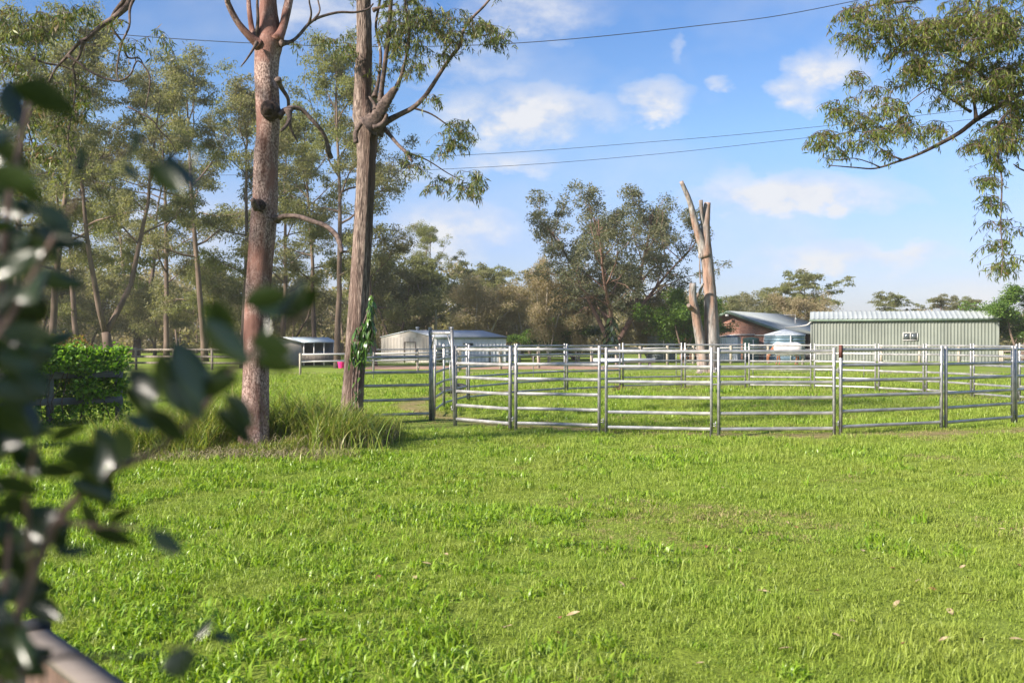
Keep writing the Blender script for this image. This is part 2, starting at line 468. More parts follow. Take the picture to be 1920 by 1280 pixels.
bn = t.node('ShaderNodeBump'); bn.inputs['Strength'].default_value = 0.8; bn.inputs['Distance'].default_value = 0.04
t.l.new(fine, bn.inputs['Height']); t.l.new(bn.outputs[0], b.inputs['Normal'])

def grid_axis(a, b, n, c, d, m):
    return np.concatenate([np.linspace(c, a, m, endpoint=False), np.linspace(a, b, n), np.linspace(b, d, m + 1)[1:]])
gx = grid_axis(-20, 24, 150, -700, 700, 4)
gy = grid_axis(-3, 48, 170, -400, 900, 4)
GX, GY = np.meshgrid(gx, gy)
gv = np.stack([GX, GY, gz(GX, GY)], axis=-1).reshape(-1, 3)
nx, ny = len(gx), len(gy)
ii = (np.arange(ny - 1)[:, None] * nx + np.arange(nx - 1)[None, :]).ravel()
link('ground', mesh_np('ground', gv, np.stack([ii, ii + 1, ii + nx + 1, ii + nx], axis=1), gm, True), kind='structure')

# the bare reddish track and yard behind the round yard
M_DIRT = material('reddish_dirt', (0.22, 0.13, 0.09), (0.34, 0.22, 0.16), 0.95, 0, 0.8, bump=0.3, bscale=8)
M_PATH2 = material('worn_grass', (0.13, 0.13, 0.045), (0.20, 0.20, 0.065), 0.95, 0, 0.6, bump=0.3, bscale=8)
def flat_patch(name, pts, z, m):
    v = [(x, y, z) for x, y in pts]
    me = bpy.data.meshes.new(name); me.from_pydata(v, [], [list(range(len(v)))]); me.materials.append(m)
    return link(name, me, kind='structure')
def wavy(x0, x1, y0, y1, n, amp, s):
    rr = random.Random(s)
    a = [(x0 + (x1 - x0) * i / n, y0 + rr.uniform(-amp, amp)) for i in range(n + 1)]
    b = [(x1 + (x0 - x1) * i / n, y1 + rr.uniform(-amp, amp)) for i in range(n + 1)]
    return a + b
flat_patch('dirt_track', wavy(-9, 13.5, 57.5, 64.5, 26, 0.5, 3), 0.012, M_DIRT)
flat_patch('worn_path', wavy(-14, 34, 48.5, 52.5, 30, 0.7, 4), 0.016, M_PATH2)
flat_patch('worn_path', wavy(-30, -2, 37.5, 40, 20, 0.5, 9), 0.012, M_PATH2)

# ------------------------------------------------------------------ grass (nobody could count it)
def tuft(name, n, rad, hmin, hmax, wid, bend, mat, seed, up=0.75):
    r = np.random.default_rng(seed)
    a = r.uniform(0, 2 * np.pi, n); rr = rad * np.sqrt(r.uniform(0, 1, n))
    base = np.stack([rr * np.cos(a), rr * np.sin(a), np.full(n, -0.01)], 1)
    az = r.uniform(0, 2 * np.pi, n)
    out = np.stack([np.cos(az), np.sin(az), np.zeros(n)], 1)
    side = np.stack([-np.sin(az), np.cos(az), np.zeros(n)], 1)
    # blades also turn about their own axis
    tw = r.uniform(-1, 1, n)[:, None]
    side = unit(side + out * tw)
    h = r.uniform(hmin, hmax, n)[:, None]
    wv = wid * r.uniform(0.6, 1.25, n)[:, None]
    bd = bend * r.uniform(0.2, 1.3, n)[:, None]
    z = np.array([0, 0, 1.0])
    p1 = base + z * h * 0.5 + out * bd * h * 0.2
    p2 = base + z * h * (0.92 - 0.3 * bd) + out * bd * h * 0.75
    v = np.stack([base - side * wv * 0.45, base + side * wv * 0.45, p1 + side * wv * 0.5, p1 - side * wv * 0.5, p2], 1).reshape(-1, 3)
    k = np.arange(n)[:, None] * 5
    return mesh_np(name, v, [k + np.array([[0, 1, 2, 3]]), k + np.array([[3, 2, 4]])], mat)

def scatter(name, pts, scl, idx, meshes, tilt=0.15, **props):
    """one object whose geometry nodes stand a tuft on each point"""
    coll = bpy.data.collections.new(name + '_sources')
    for i, me in enumerate(meshes):
        coll.objects.link(bpy.data.objects.new('%s_tuft_%02d' % (name, i), me))
    n = len(pts)
    me = bpy.data.meshes.new(name)
    me.vertices.add(n)
    me.vertices.foreach_set('co', np.asarray(pts, dtype=np.float32).ravel())
    a = me.attributes.new('rot', 'FLOAT_VECTOR', 'POINT')
    rot = np.stack([rng.normal(0, tilt, n), rng.normal(0, tilt, n), rng.uniform(0, 6.283, n)], 1)
    a.data.foreach_set('vector', rot.astype(np.float32).ravel())
    a = me.attributes.new('size', 'FLOAT', 'POINT'); a.data.foreach_set('value', np.asarray(scl, dtype=np.float32))
    a = me.attributes.new('pick', 'INT', 'POINT'); a.data.foreach_set('value', np.asarray(idx, dtype=np.int32))
    o = link(name, me, **props)
    ng = bpy.data.node_groups.new(name + '_nodes', 'GeometryNodeTree')
    ng.interface.new_socket('Geometry', in_out='INPUT', socket_type='NodeSocketGeometry')
    ng.interface.new_socket('Geometry', in_out='OUTPUT', socket_type='NodeSocketGeometry')
    N = ng.nodes
    gi = N.new('NodeGroupInput'); go = N.new('NodeGroupOutput')
    ip = N.new('GeometryNodeInstanceOnPoints'); ci = N.new('GeometryNodeCollectionInfo')
    ci.inputs['Collection'].default_value = coll
    ci.inputs['Separate Children'].default_value = True
    ci.inputs['Reset Children'].default_value = True
    ip.inputs['Pick Instance'].default_value = True
    def attr(nm, ty):
        x = N.new('GeometryNodeInputNamedAttribute'); x.data_type = ty; x.inputs['Name'].default_value = nm
        return x.outputs['Attribute']
    L = ng.links
    L.new(gi.outputs[0], ip.inputs['Points']); L.new(ci.outputs[0], ip.inputs['Instance'])
    L.new(attr('pick', 'INT'), ip.inputs['Instance Index'])
    L.new(attr('rot', 'FLOAT_VECTOR'), ip.inputs['Rotation'])
    L.new(attr('size', 'FLOAT'), ip.inputs['Scale'])
    L.new(ip.outputs[0], go.inputs[0])
    md = o.modifiers.new('scatter', 'NODES'); md.node_group = ng
    return o

def fbm(x, y, s, seed):
    """cheap smooth value noise on arrays"""
    r = np.random.default_rng(seed)
    T = r.uniform(0, 1, (128, 128))
    out = np.zeros_like(x); amp = 0.5; tot = 0
    for o in range(3):
        u = x * s * 2 ** o + 37.1 * o; v = y * s * 2 ** o + 11.7 * o
        i = np.floor(u).astype(int); j = np.floor(v).astype(int)
        fu = u - i; fv = v - j; fu = fu * fu * (3 - 2 * fu); fv = fv * fv * (3 - 2 * fv)
        a = T[i % 128, j % 128]; b = T[(i + 1) % 128, j % 128]; c = T[i % 128, (j + 1) % 128]; d = T[(i + 1) % 128, (j + 1) % 128]
        out += amp * ((a * (1 - fu) + b * fu) * (1 - fv) + (c * (1 - fu) + d * fu) * fv); tot += amp; amp *= 0.5
    return out / tot

tufts = []
for i in range(4):
    tufts.append(tuft('fine', 80, 0.11, 0.018, 0.056, 0.0042, 1.3, G_FINE, 100 + i))
for i in range(3):
    tufts.append(tuft('broad', 20, 0.09, 0.05, 0.125, 0.0115, 1.2, G_BROAD, 200 + i))
for i in range(2):
    tufts.append(tuft('straw', 36, 0.11, 0.015, 0.05, 0.005, 1.5, G_DRY, 300 + i))
for i in range(2):
    tufts.append(tuft('long', 46, 0.10, 0.045, 0.115, 0.0055, 0.9, G_FINE, 400 + i))

def band(y0, y1, dens, half=0.60):
    n = int(dens * (y1 * y1 - y0 * y0) * half)
    y = np.sqrt(rng.uniform(y0 * y0, y1 * y1, n)); x = rng.uniform(-half, half, n) * y
    return x, y
xs, ys, ss = [], [], []
for (y0, y1, dens, sc) in ((4.6, 9, 150, 0.92), (9, 14, 95, 1.05), (14, 21, 55, 1.3), (21, 30, 26, 1.7), (30, 50, 12, 2.3)):
    x, y = band(y0, y1, dens)
    xs.append(x); ys.append(y); ss.append(np.full(len(x), sc))
x = np.concatenate(xs); y = np.concatenate(ys); s0 = np.concatenate(ss)
keep = (((x + 3.9) / 2.0) ** 2 + ((y - 16.6) / 2.1) ** 2) > 1.0
x, y, s0 = x[keep], y[keep], s0[keep]
tr_ = trodden(x, y)
keep = rng.uniform(0, 1, len(x)) > np.maximum(tr_ * 0.75, 0.55 * (fbm(x, y, 1.5, 41) < 0.36) * (fbm(x, y, 5.0, 42) < 0.6))
x, y, s0, tr_ = x[keep], y[keep], s0[keep], tr_[keep]
left = np.clip((1.2 - x / y * 2.6 + (fbm(x, y, 0.55, 5) - 0.5) * 3.2) * 0.42, 0, 0.62) * np.clip((17 - y) / 5, 0.15, 1)
u = rng.uniform(0, 1, len(x))
f2 = fbm(x, y, 0.8, 8)
idx = rng.integers(0, 4, len(x))
idx = np.where(u < left * (fbm(x, y, 1.1, 12) > 0.40), rng.integers(4, 7, len(x)), idx)
idx = np.where((u > 0.91) | ((f2 > 0.63) & (u > 0.35)), rng.integers(9, 11, len(x)), idx)
idx = np.where((u > 0.5) & (f2 < 0.33) & (x > 0), rng.integers(7, 9, len(x)), idx)
idx = np.where(rng.uniform(0, 1, len(x)) < tr_ * 1.3, rng.integers(7, 9, len(x)), idx)
sc = s0 * rng.uniform(0.75, 1.25, len(x)) * (0.72 + 0.62 * fbm(x, y, 0.9, 21)) * np.where(tr_ > 0.3, 0.75, 1.0)
scatter('lawn_grass', np.stack([x, y, gz(x, y)], 1), sc, idx, tufts, kind='stuff', label='bright green lawn and paddock grass', category='grass')

def long_blades(name, bx, by, H, mat, bend=(0.45, 1.25), wid=0.009, seed=1, lean=None, kind='stuff', zfun=gz):
    r = np.random.default_rng(seed)
    n = len(bx); S = 6
    az = r.uniform(0, 2 * np.pi, n)
    out = np.stack([np.cos(az), np.sin(az), np.zeros(n)], 1)
    if lean is not None:
        out = unit(out * 0.9 + lean)
    side = np.stack([-out[:, 1], out[:, 0], np.zeros(n)], 1)
    side = unit(side + out * r.uniform(-0.8, 0.8, n)[:, None])
    bd = r.uniform(*bend, n)
    seg = H / S
    p = np.stack([bx, by, zfun(bx, by) - 0.02], 1)
    ring = []
    for k in range(S + 1):
        wv = (wid * r.uniform(0.95, 1.05, n) * (1 - (k / S) ** 2.2) + 0.0008)[:, None]
        ring.append(p - side * wv * 0.5); ring.append(p + side * wv * 0.5)
        th = np.clip(0.1 + bd * 1.9 * ((k + 0.5) / S) ** 1.4, 0, 2.6)
        p = p + (out * np.sin(th)[:, None] + np.array([0, 0, 1.0]) * np.cos(th)[:, None]) * seg[:, None]
        p[:, 2] = np.maximum(p[:, 2], zfun(bx, by) + 0.01)
    v = np.stack(ring, 1).reshape(-1, 3)
    b0 = np.arange(n)[:, None] * (2 * (S + 1))
    fs = [b0 + np.array([[2 * k, 2 * k + 1, 2 * k + 3, 2 * k + 2]]) for k in range(S)]
    return v, np.concatenate(fs)

# tall unmown grass round the two gum trunks
def blob(n, cx, cy, rx, ry, r):
    a = r.uniform(0, 2 * np.pi, n); q = np.sqrt(r.uniform(0, 1, n))
    return cx + rx * q * np.cos(a), cy + ry * q * np.sin(a)
r_ = np.random.default_rng(5)
B = [blob(500, -4.2, 15.3, 2.3, 1.5, r_), blob(400, -3.1, 17.0, 1.3, 2.2, r_), blob(3000, -5.05, 15.6, 1.05, 0.85, r_), blob(900, -5.9, 15.3, 0.5, 0.5, r_), blob(900, -3.75, 15.3, 0.5, 0.6, r_), blob(4300, -3.15, 16.9, 1.0, 1.5, r_), blob(1500, -2.65, 18.2, 0.6, 1.2, r_)]
bx = np.concatenate([q[0] for q in B]); by = np.concatenate([q[1] for q in B])
dT = np.hypot(bx + 3.97, by - 15.55)
ok = dT > 0.27
bx, by = bx[ok], by[ok]
edge = 0.35 + 1.1 * fbm(bx, by, 1.6, 31)
H = r_.uniform(0.40, 1.25, len(bx)) * edge * 0.90 * np.clip(1.25 - 0.55 * np.hypot((bx + 4.2) / 2.4, (by - 16.3) / 2.2), 0.35, 1.2)
H = H * np.where((by < 15.75) & (np.abs(bx + 3.85) < 0.75), 0.30, 1.0) * np.where(by < 15.0, 0.6, 1.0)
v, f = long_blades('tall_grass', bx, by, H, G_TALL, wid=0.013, seed=2, lean=np.array([-0.1, -0.25, 0]))
tg = link('tall_grass', mesh_np('tall_grass', v, f, G_TALL), kind='stuff', label='tall uncut grass around the bases of the two big gum trunks', category='grass')
bx, by = blob(1500, -4.1, 14.75, 1.8, 0.55, r_)
H = r_.uniform(0.12, 0.34, len(bx))
v, f = long_blades('dead_thatch', bx, by, H, G_THATCH, bend=(1.5, 2.2), wid=0.010, seed=3)
bx, by = blob(1200, -3.2, 16.9, 1.25, 1.8, r_)
v2, f2_ = long_blades('dead_thatch', bx, by, r_.uniform(0.2, 0.6, len(bx)), G_THATCH, bend=(0.9, 1.7), wid=0.010, seed=4)
link('dead_thatch', mesh_np('dead_thatch', np.concatenate([v, v2]), np.concatenate([f, f2_ + len(v)]), G_THATCH), kind='stuff', label='grey brown dead grass lying under the tall clump', category='dry grass')
# dry grass at the foot of the vine covered fence
bx, by = blob(900, -10.6, 18.6, 1.8, 0.5, r_)
v, f = long_blades('dry_grass', bx, by, r_.uniform(0.15, 0.5, len(bx)), G_THATCH, bend=(0.4, 1.3), wid=0.011, seed=6)
link('dry_grass', mesh_np('dry_grass', v, f, G_THATCH), kind='stuff', label='dry straw coloured grass along the vine covered fence', category='dry grass')
# a longer grass strip just inside the near rails
bx, by = r_.uniform(1.85, 3.7, 1500), r_.uniform(19.0, 19.9, 1500)
v, f = long_blades('tall_grass', bx, by, r_.uniform(0.08, 0.24, len(bx)), G_FINE, bend=(0.2, 0.9), wid=0.009, seed=8)
link('tall_grass', mesh_np('tall_grass', v, f, G_FINE), kind='stuff', label='strip of longer grass just inside the nearest yard panels', category='grass')

# ------------------------------------------------------------------ trees
def tree_parts(seed, H, r0, crown0, spread, nl=10, sub=5, twig=3, per=70, leaf=(0.30, 0.085), rc=0.9, flat=0.55, lean=(0, 0), up=0.75,
               droop=0.6, mats=(None, None), fork=False, shape='gum', sides=7, fspread=0.45):
    r = random.Random(seed); nr = np.random.default_rng(seed)
    mb = MB()
    def path(p, d, L, n, wob, gup=0.0):
        pts = [np.array(p, float)]; d = np.array(d, float)
        for i in range(n):
            d = d + nr.normal(0, wob, 3) + np.array([0, 0, gup])
            d /= np.linalg.norm(d)
            pts.append(pts[-1] + d * L / n)
        return np.array(pts), d
    stems = []
    d0 = np.array([lean[0], lean[1], 1.0])
    if fork:
        tp, d = path((0, 0, -0.2), d0, H * crown0 * 0.7, 4, 0.05)
        mb.tube(tp, np.linspace(r0 * 1.15, r0 * 0.9, len(tp)), sides + 2)
        nst = fork if isinstance(fork, int) and fork > 1 else 2
        for k in range(nst):
            a = k * 2 * math.pi / nst + r.uniform(-.4, .4) + 0.3
            dd = np.array([math.cos(a) * fspread, math.sin(a) * fspread, 1.0])
            sp, _ = path(tp[-1] + np.array([0, 0, -0.1]), dd, H - tp[-1][2] - r.uniform(0.5, 0.15 * H), 9, 0.09, 0.05)
            mb.tube(sp, np.linspace(r0 * 0.7, r0 * 0.10, len(sp)), sides)
            stems.append((sp, r0 * 0.7))
    else:
        tp, d = path((0, 0, -0.2), d0, H * 0.93, 12, 0.028, 0.02)
        rad = r0 * (1 - 0.86 * np.linspace(0, 1, len(tp)) ** 1.1); rad[0] *= 1.25
        mb.tube(tp, rad, sides + 2)
        stems.append((tp, r0))
    C = []; CR = []
    for sp, sr in stems:
        n = max(2, nl // len(stems))
        for i in range(n):
            t0 = (crown0 if not fork else 0.25)
            f = t0 + (0.99 - t0) * ((i + r.random()) / n)
            k = min(f * (len(sp) - 1), len(sp) - 1.001); j = int(k)
            p = sp[j] * (1 - (k - j)) + sp[j + 1] * (k - j)
            g = (f - t0) / (1 - t0)
            prof = math.sin(math.pi * (0.18 + 0.74 * g)) if shape == 'gum' else math.sqrt(max(0.05, 1 - g * g * 0.85))
            L = spread * prof * r.uniform(0.65, 1.15)
            a = i * 2.4 + r.uniform(-.5, .5) + seed
            el = up * (0.5 + 0.8 * g) + r.uniform(-.15, .15)
            dd = np.array([math.cos(a), math.sin(a), math.tan(min(el, 1.25))]); dd /= np.linalg.norm(dd)
            lp, ld = path(p, dd, L, 6, 0.16, 0.03)
            rr = sr * (0.42 - 0.25 * g)
            mb.tube(lp, np.linspace(rr, rr * 0.22, 7), 5, False)
            for s_ in range(sub):
                q = 2 + s_ * 4.0 / max(1, sub - 1) if sub > 1 else 6
                jj = min(int(q), 5); p2 = lp[jj] * (1 - (q - jj)) + lp[jj + 1] * (q - jj)
                dd2 = unit(ld + nr.normal(0, 0.75, 3) + np.array([0, 0, 0.25]))
                L2 = L * r.uniform(0.22, 0.45)
                sp2, sd2 = path(p2, dd2, L2, 4, 0.22, 0.02)
                mb.tube(sp2, np.linspace(rr * 0.32, rr * 0.10, 5), 4, False)
                for k2 in range(twig):
                    jk = r.choice((2, 3, 4))
                    c = sp2[jk] + nr.normal(0, 0.32 * rc, 3)
                    if k2 > 0:
                        mb.tube([sp2[jk - 1], (sp2[jk - 1] + c) / 2 + nr.normal(0, .05, 3), c], [rr * 0.12, rr * 0.08, rr * 0.04], 3, False)
                    C.append(c); CR.append(rc * r.uniform(0.55, 1.2))
    C = np.array(C); CR = np.array(CR)
    n = len(C); N = n * per
    which = np.repeat(np.arange(n), per)
    o = unit(nr.normal(size=(N, 3))) * (nr.uniform(0, 1, (N, 1)) ** 0.45)
    o[:, 2] *= flat
    o[:, 2] -= 0.25 * (o[:, 0] ** 2 + o[:, 1] ** 2)
    pos_ = C[which] + o * CR[which][:, None]
    dirs = nr.normal(size=(N, 3)) * 0.7 + np.array([0, 0, -droop])
    sc_ = nr.uniform(0.6, 1.3, N)
    lm = leaves_mesh('crown', pos_, dirs, leaf[0] * sc_, leaf[1] * sc_, mats[1], nr)
    return mb.mesh('trunk', mats[0], True), lm

proto = {}
def proto_tree(key, **kw):
    proto[key] = tree_parts(**kw)
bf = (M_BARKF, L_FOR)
proto_tree('gum_a', seed=3, H=18, r0=0.20, crown0=0.30, spread=5.0, nl=15, sub=5, twig=3, per=108, leaf=(0.20, 0.060), rc=0.68, mats=bf)
proto_tree('gum_b', seed=8, H=18, r0=0.17, crown0=0.22, spread=4.6, nl=15, sub=5, twig=3, per=98, leaf=(0.20, 0.060), rc=0.66, mats=bf, lean=(0.02, 0))
proto_tree('gum_c', seed=14, H=18, r0=0.25, crown0=0.18, spread=5.2, nl=18, sub=5, twig=3, per=98, leaf=(0.20, 0.060), rc=0.66, mats=bf, fork=2)
proto_tree('gum_d', seed=21, H=18, r0=0.16, crown0=0.34, spread=4.0, nl=14, sub=5, twig=3, per=100, leaf=(0.20, 0.060), rc=0.66, mats=bf)
proto_tree('gum_pale', seed=25, H=12, r0=0.26, crown0=0.30, spread=4.6, nl=12, sub=5, twig=3, per=110, leaf=(0.30, 0.09), rc=0.85, flat=0.4, mats=(M_BARKP, L_FOR), fork=2, shape='round')
proto_tree('flat_gum', seed=31, H=10, r0=0.22, crown0=0.40, spread=4.2, nl=9, sub=4, twig=3, per=110, leaf=(0.28, 0.09), rc=0.8, flat=0.28, mats=bf, up=0.6)
proto_tree('dry', seed=37, H=8, r0=0.2, crown0=0.12, spread=3.8, nl=15, sub=5, twig=3, per=120, leaf=(0.26, 0.07), rc=0.9, flat=0.8, mats=(M_BARKP, L_DRY), fork=3, shape='round')
proto_tree('bushy', seed=43, H=8, r0=0.2, crown0=0.10, spread=3.4, nl=14, sub=5, twig=3, per=120, leaf=(0.26, 0.10), rc=0.85, flat=0.8, mats=(M_BARKF, L_BRIGHT), fork=3, shape='round', droop=0.2)
proto_tree('olive', seed=47, H=9, r0=0.2, crown0=0.15, spread=3.8, nl=14, sub=5, twig=3, per=100, leaf=(0.28, 0.09), rc=0.9, flat=0.7, mats=(M_BARKF, L_FOR), fork=2, shape='round')
PH = dict(gum_a=18, gum_b=18, gum_c=18, gum_d=18, gum_pale=12, flat_gum=10, dry=8, bushy=8, olive=9)

def place_tree(key, name, px, Y, top, label, rz=0.0, group=None, wide=1.0, cat='tree'):
    h = EYE + (HOR - top) / K * Y
    s = h / PH[key]
    e = thing(name, label, cat, (PX(px, Y), Y, 0), rz, group)
    e.scale = (s * wide, s * wide, s)
    link('trunk', proto[key][0], e)
    link('crown', proto[key][1], e)
    return e

GL = 'tall gum trees beyond the paddock on the left'
FT = [
 ('gum_c', 205, 56, 70, 'forked gum beyond the vine covered fence, dividing low above its dark trunk', 0.3, 1.0),
 ('gum_a', 92, 62, 30, 'tall gum between the picture edge and the low forked gum', 1.0, 1.0),
 ('gum_b', 15, 55, -10, 'leftmost tall gum, mostly behind the blurred foreground shrub', 2.2, 1.1),
 ('gum_d', 455, 60, 130, 'slim straight gum seen just beside the left edge of the red trunk', 0.5, 1.1),
 ('gum_b', 312, 82, 140, 'distant gum between the forked gum and the slim straight gum', 4.0, 1.1),
 ('gum_a', 385, 78, 120, 'distant gum with high crown left of the slim straight gum', 5.2, 1.05),
 ('gum_a', 632, 60, 62, 'tall gum with thick dark trunk standing between the two big front trunks', 2.6, 0.9),
 ('gum_d', 592, 68, 190, 'slender gum just left of the thick dark trunk, behind the small cottage', 1.9, 1.1),
 ('gum_b', 528, 84, 210, 'distant gum showing right beside the red trunk', 3.3, 1.2),
 ('gum_b', 703, 64, 150, 'gum whose stem peeps out right of the furrowed front trunk', 5.9, 0.95),
 ('gum_c', 800, 105, 400, 'farther gum over the left end of the white shed', 1.2, 1.0),
 ('gum_c', 255, 100, 240, 'farther gum with low crown right of the forked gum', 2.0, 1.2),
 ('gum_d', 145, 90, 170, 'farther slim gum close left of the forked gum', 2.9, 1.3),
]
for key, px, Y, top, lab, rz, wd in FT:
    place_tree(key, 'gum_tree', px, Y, top, lab, rz, GL, wd)
MT = [
 ('olive', 'gum_tree', 70, 92, 490, 'low rounded tree behind the leftmost tall gums', 0.7, 1.25),
 ('olive', 'gum_tree', 160, 98, 520, 'low rounded tree just left of the forked gum trunk', 2.9, 1.25),
 ('olive', 'gum_tree', 290, 96, 535, 'low rounded tree between forked gum and slim gum', 1.9, 1.25),
 ('olive', 'gum_tree', 385, 90, 500, 'low rounded olive tree left of the slim straight gum', 4.6, 1.25),
 ('olive', 'gum_tree', 545, 98, 520, 'low rounded olive tree above the cottage roof', 5.5, 1.25),
 ('olive', 'gum_tree', 720, 100, 520, 'low rounded olive tree right behind the furrowed trunk', 3.7, 1.25),
 ('olive', 'gum_tree', 745, 96, 478, 'rounded gum behind the gable of the white shed', 0.4, 1.15),
 ('gum_pale', 'gum_tree', 815, 100, 492, 'pale limbed gum behind the middle of the white shed', 1.4, 1.0),
 ('dry', 'dry_tree', 905, 92, 535, 'brownish half bare tree behind the right end of the white shed', 2.1, 1.3),
 ('dry', 'dry_tree', 980, 96, 545, 'brownish thin tree left of the big broad tree', 4.4, 1.2),
 ('flat_gum', 'gum_tree', 945, 118, 505, 'flat topped gum rising above the brownish trees', 0.2, 1.2),
 ('flat_gum', 'gum_tree', 870, 122, 500, 'flat topped gum above the half bare brownish tree', 3.0, 1.2),
 ('olive', 'gum_tree', 1415, 118, 553, 'rounded green tree behind the brick house roof', 2.0, 1.5),
 ('flat_gum', 'gum_tree', 1520, 100, 512, 'tall flat topped gum rising between house and green shed', 1.1, 1.1),
 ('flat_gum', 'gum_tree', 1470, 104, 535, 'smaller flat topped gum above the television antenna', 5.0, 0.9),
 ('dry', 'dry_tree', 1505, 98, 560, 'brown foliaged tree at the left corner of the green shed', 0.6, 1.3),
 ('flat_gum', 'gum_tree', 1655, 120, 552, 'flat topped gum peeping over the middle of the green shed roof', 2.4, 1.2),
 ('flat_gum', 'gum_tree', 1755, 118, 556, 'flat topped gum over the right part of the green shed roof', 4.1, 1.2),
 ('flat_gum', 'gum_tree', 1825, 122, 560, 'flat topped gum over the right corner of the green shed', 0.9, 1.2),
 ('olive', 'gum_tree', 1345, 112, 560, 'dull green tree seen just right of the dead tree', 5.3, 1.2),
 ('bushy', 'leafy_tree', 1915, 76, 538, 'bright green dense tree right of the green shed', 1.0, 1.25),
 ('bushy', 'leafy_tree', 1845, 104, 585, 'low green tree behind the right end of the green shed', 3.0, 1.2),
]
for key, nm, px, Y, top, lab, rz, wd in MT:
    place_tree(key, nm, px, Y, top, lab, rz, None, wd)
BT = [
 ('bushy', 1282, 72, 545, 'bright green bush beside the dead tree, over the grey water tank', 2.0, 1.15),
 ('bushy', 1306, 79, 590, 'lower green bush close behind the foot of the dead tree', 4.0, 1.7),
 ('bushy', 1000, 84, 618, 'low bright green bush right of the white shed', 0.5, 2.4),
 ('bushy', 1075, 82, 598, 'spreading green bush under the left of the big broad tree', 3.5, 2.2),
]
for key, px, Y, top, lab, rz, wd in BT:
    place_tree(key, 'green_bush', px, Y, top, lab, rz, None, wd, 'bush')
for px, Y, top, lab, wd in ((1030, 78, 505, 'brown weeping bush at the left side of the big broad tree', 0.72), (1215, 77, 560, 'brown weeping bush at the right side of the big broad tree', 0.95), (1085, 79, 540, 'brown weeping bush in front of the big broad tree trunk', 0.8)):
    place_tree('dry', 'weeping_bush', px, Y, top, lab, wd * 3, None, wd, 'bush')

# the big broad tree
big = thing('broad_tree', 'big broad grey green tree with reddish trunk left of the dead tree', 'tree', (PX(1152, 74), 74, 0))
bt = tree_parts(seed=52, H=12.6, r0=0.27, crown0=0.14, spread=4.6, nl=60, sub=5, twig=3, per=62, leaf=(0.20, 0.07), rc=0.62, fspread=0.66, flat=0.7, mats=(material('reddish_trunk', (0.13, 0.07, 0.055), (0.24, 0.15, 0.12), 0.9, 0, 3), L_DARKT), fork=5, shape='round', droop=0.4)
link('trunk', bt[0], big, scale=(1.12, 1.12, 1)); link('crown', bt[1], big, scale=(1.12, 1.12, 1))

# ---- woodland that reads as one mass behind everything
nr = np.random.default_rng(77)
C = []; R_ = []
for i in range(2600):
    x = nr.uniform(-115, 110); y = nr.uniform(118, 150)
    pxp = 960 + x / y * K
    hmax = 5.6 + 2.0 * math.sin(x * 0.09 + 1) + (4.0 if pxp < 720 else 0) + 2.0 * nr.normal()
    if pxp > 1320: hmax = min(hmax, 5.0) * 0.9
    C.append((x, y, nr.uniform(0.3, max(1.2, hmax)))); R_.append(nr.uniform(1.0, 2.3))
C = np.array(C); R_ = np.array(R_)
per = 105; N = len(C) * per; which = np.repeat(np.arange(len(C)), per)
o_ = unit(nr.normal(size=(N, 3))) * (nr.uniform(0, 1, (N, 1)) ** 0.4); o_[:, 2] *= 0.6
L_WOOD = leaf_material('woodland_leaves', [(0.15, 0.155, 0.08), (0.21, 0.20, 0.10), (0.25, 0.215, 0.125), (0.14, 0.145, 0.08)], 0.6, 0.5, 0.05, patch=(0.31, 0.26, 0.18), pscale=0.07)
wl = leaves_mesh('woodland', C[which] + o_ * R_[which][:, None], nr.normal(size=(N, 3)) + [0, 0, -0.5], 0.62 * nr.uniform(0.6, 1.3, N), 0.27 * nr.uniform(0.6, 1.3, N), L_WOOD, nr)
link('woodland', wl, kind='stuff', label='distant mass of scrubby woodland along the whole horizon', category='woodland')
mb = MB()
for i in range(45):
    x = nr.uniform(-100, 8); y = nr.uniform(112, 124); h = nr.uniform(4, 6.5)
    dxx, dyy = nr.normal(0, 0.5, 2)
    mb.tube([(x, y, -0.2), (x + dxx * .4, y, h * .5), (x + dxx, y + dyy, h)], [0.16, 0.11, 0.05], 5, False)
    for k in range(3):
        a = nr.uniform(0, 6.28); z0 = h * nr.uniform(.35, .8)
        mb.tube([(x + dxx * .5, y, z0), (x + dxx * .5 + math.cos(a) * 1.2, y + math.sin(a), z0 + 1.3), (x + dxx * .5 + math.cos(a) * 1.9, y + math.sin(a), z0 + 2.4)], [0.07, 0.05, 0.02], 4, False)
mb.obj('woodland_stems', M_BARKF, kind='stuff', label='pale thin stems standing in the distant scrub', category='woodland')

# ------------------------------------------------------------------ the two big front gums
def ridged(seed, amp, nridge, sides):
    r = np.random.default_rng(seed); ph = r.uniform(0, 6.28, 6)
    def f(i, ang):
        z = i * 0.12
        v = 1 + amp * (0.5 * np.sin(nridge * ang + ph[0] + 0.6 * np.sin(z * 1.3)) + 0.35 * np.sin((nridge * 1.7 // 1) * ang + ph[1] - z * 0.7) + 0.3 * np.sin(2 * ang + ph[2] + z * 0.5) + 0.5 * np.sin(3 * ang + z + ph[3]))
        return v + r.normal(0, amp * 0.35, len(ang))
    return f

def px_path(pts, Y, dys=None):
    """points (px, py, width px) at distance Y -> path and radii"""
    c = [P(a, b_, Y + (dys[i] if dys else 0)) for i, (a, b_, _) in enumerate(pts)]
    return c, [w_ / 2 / K * Y for *_, w_ in pts]

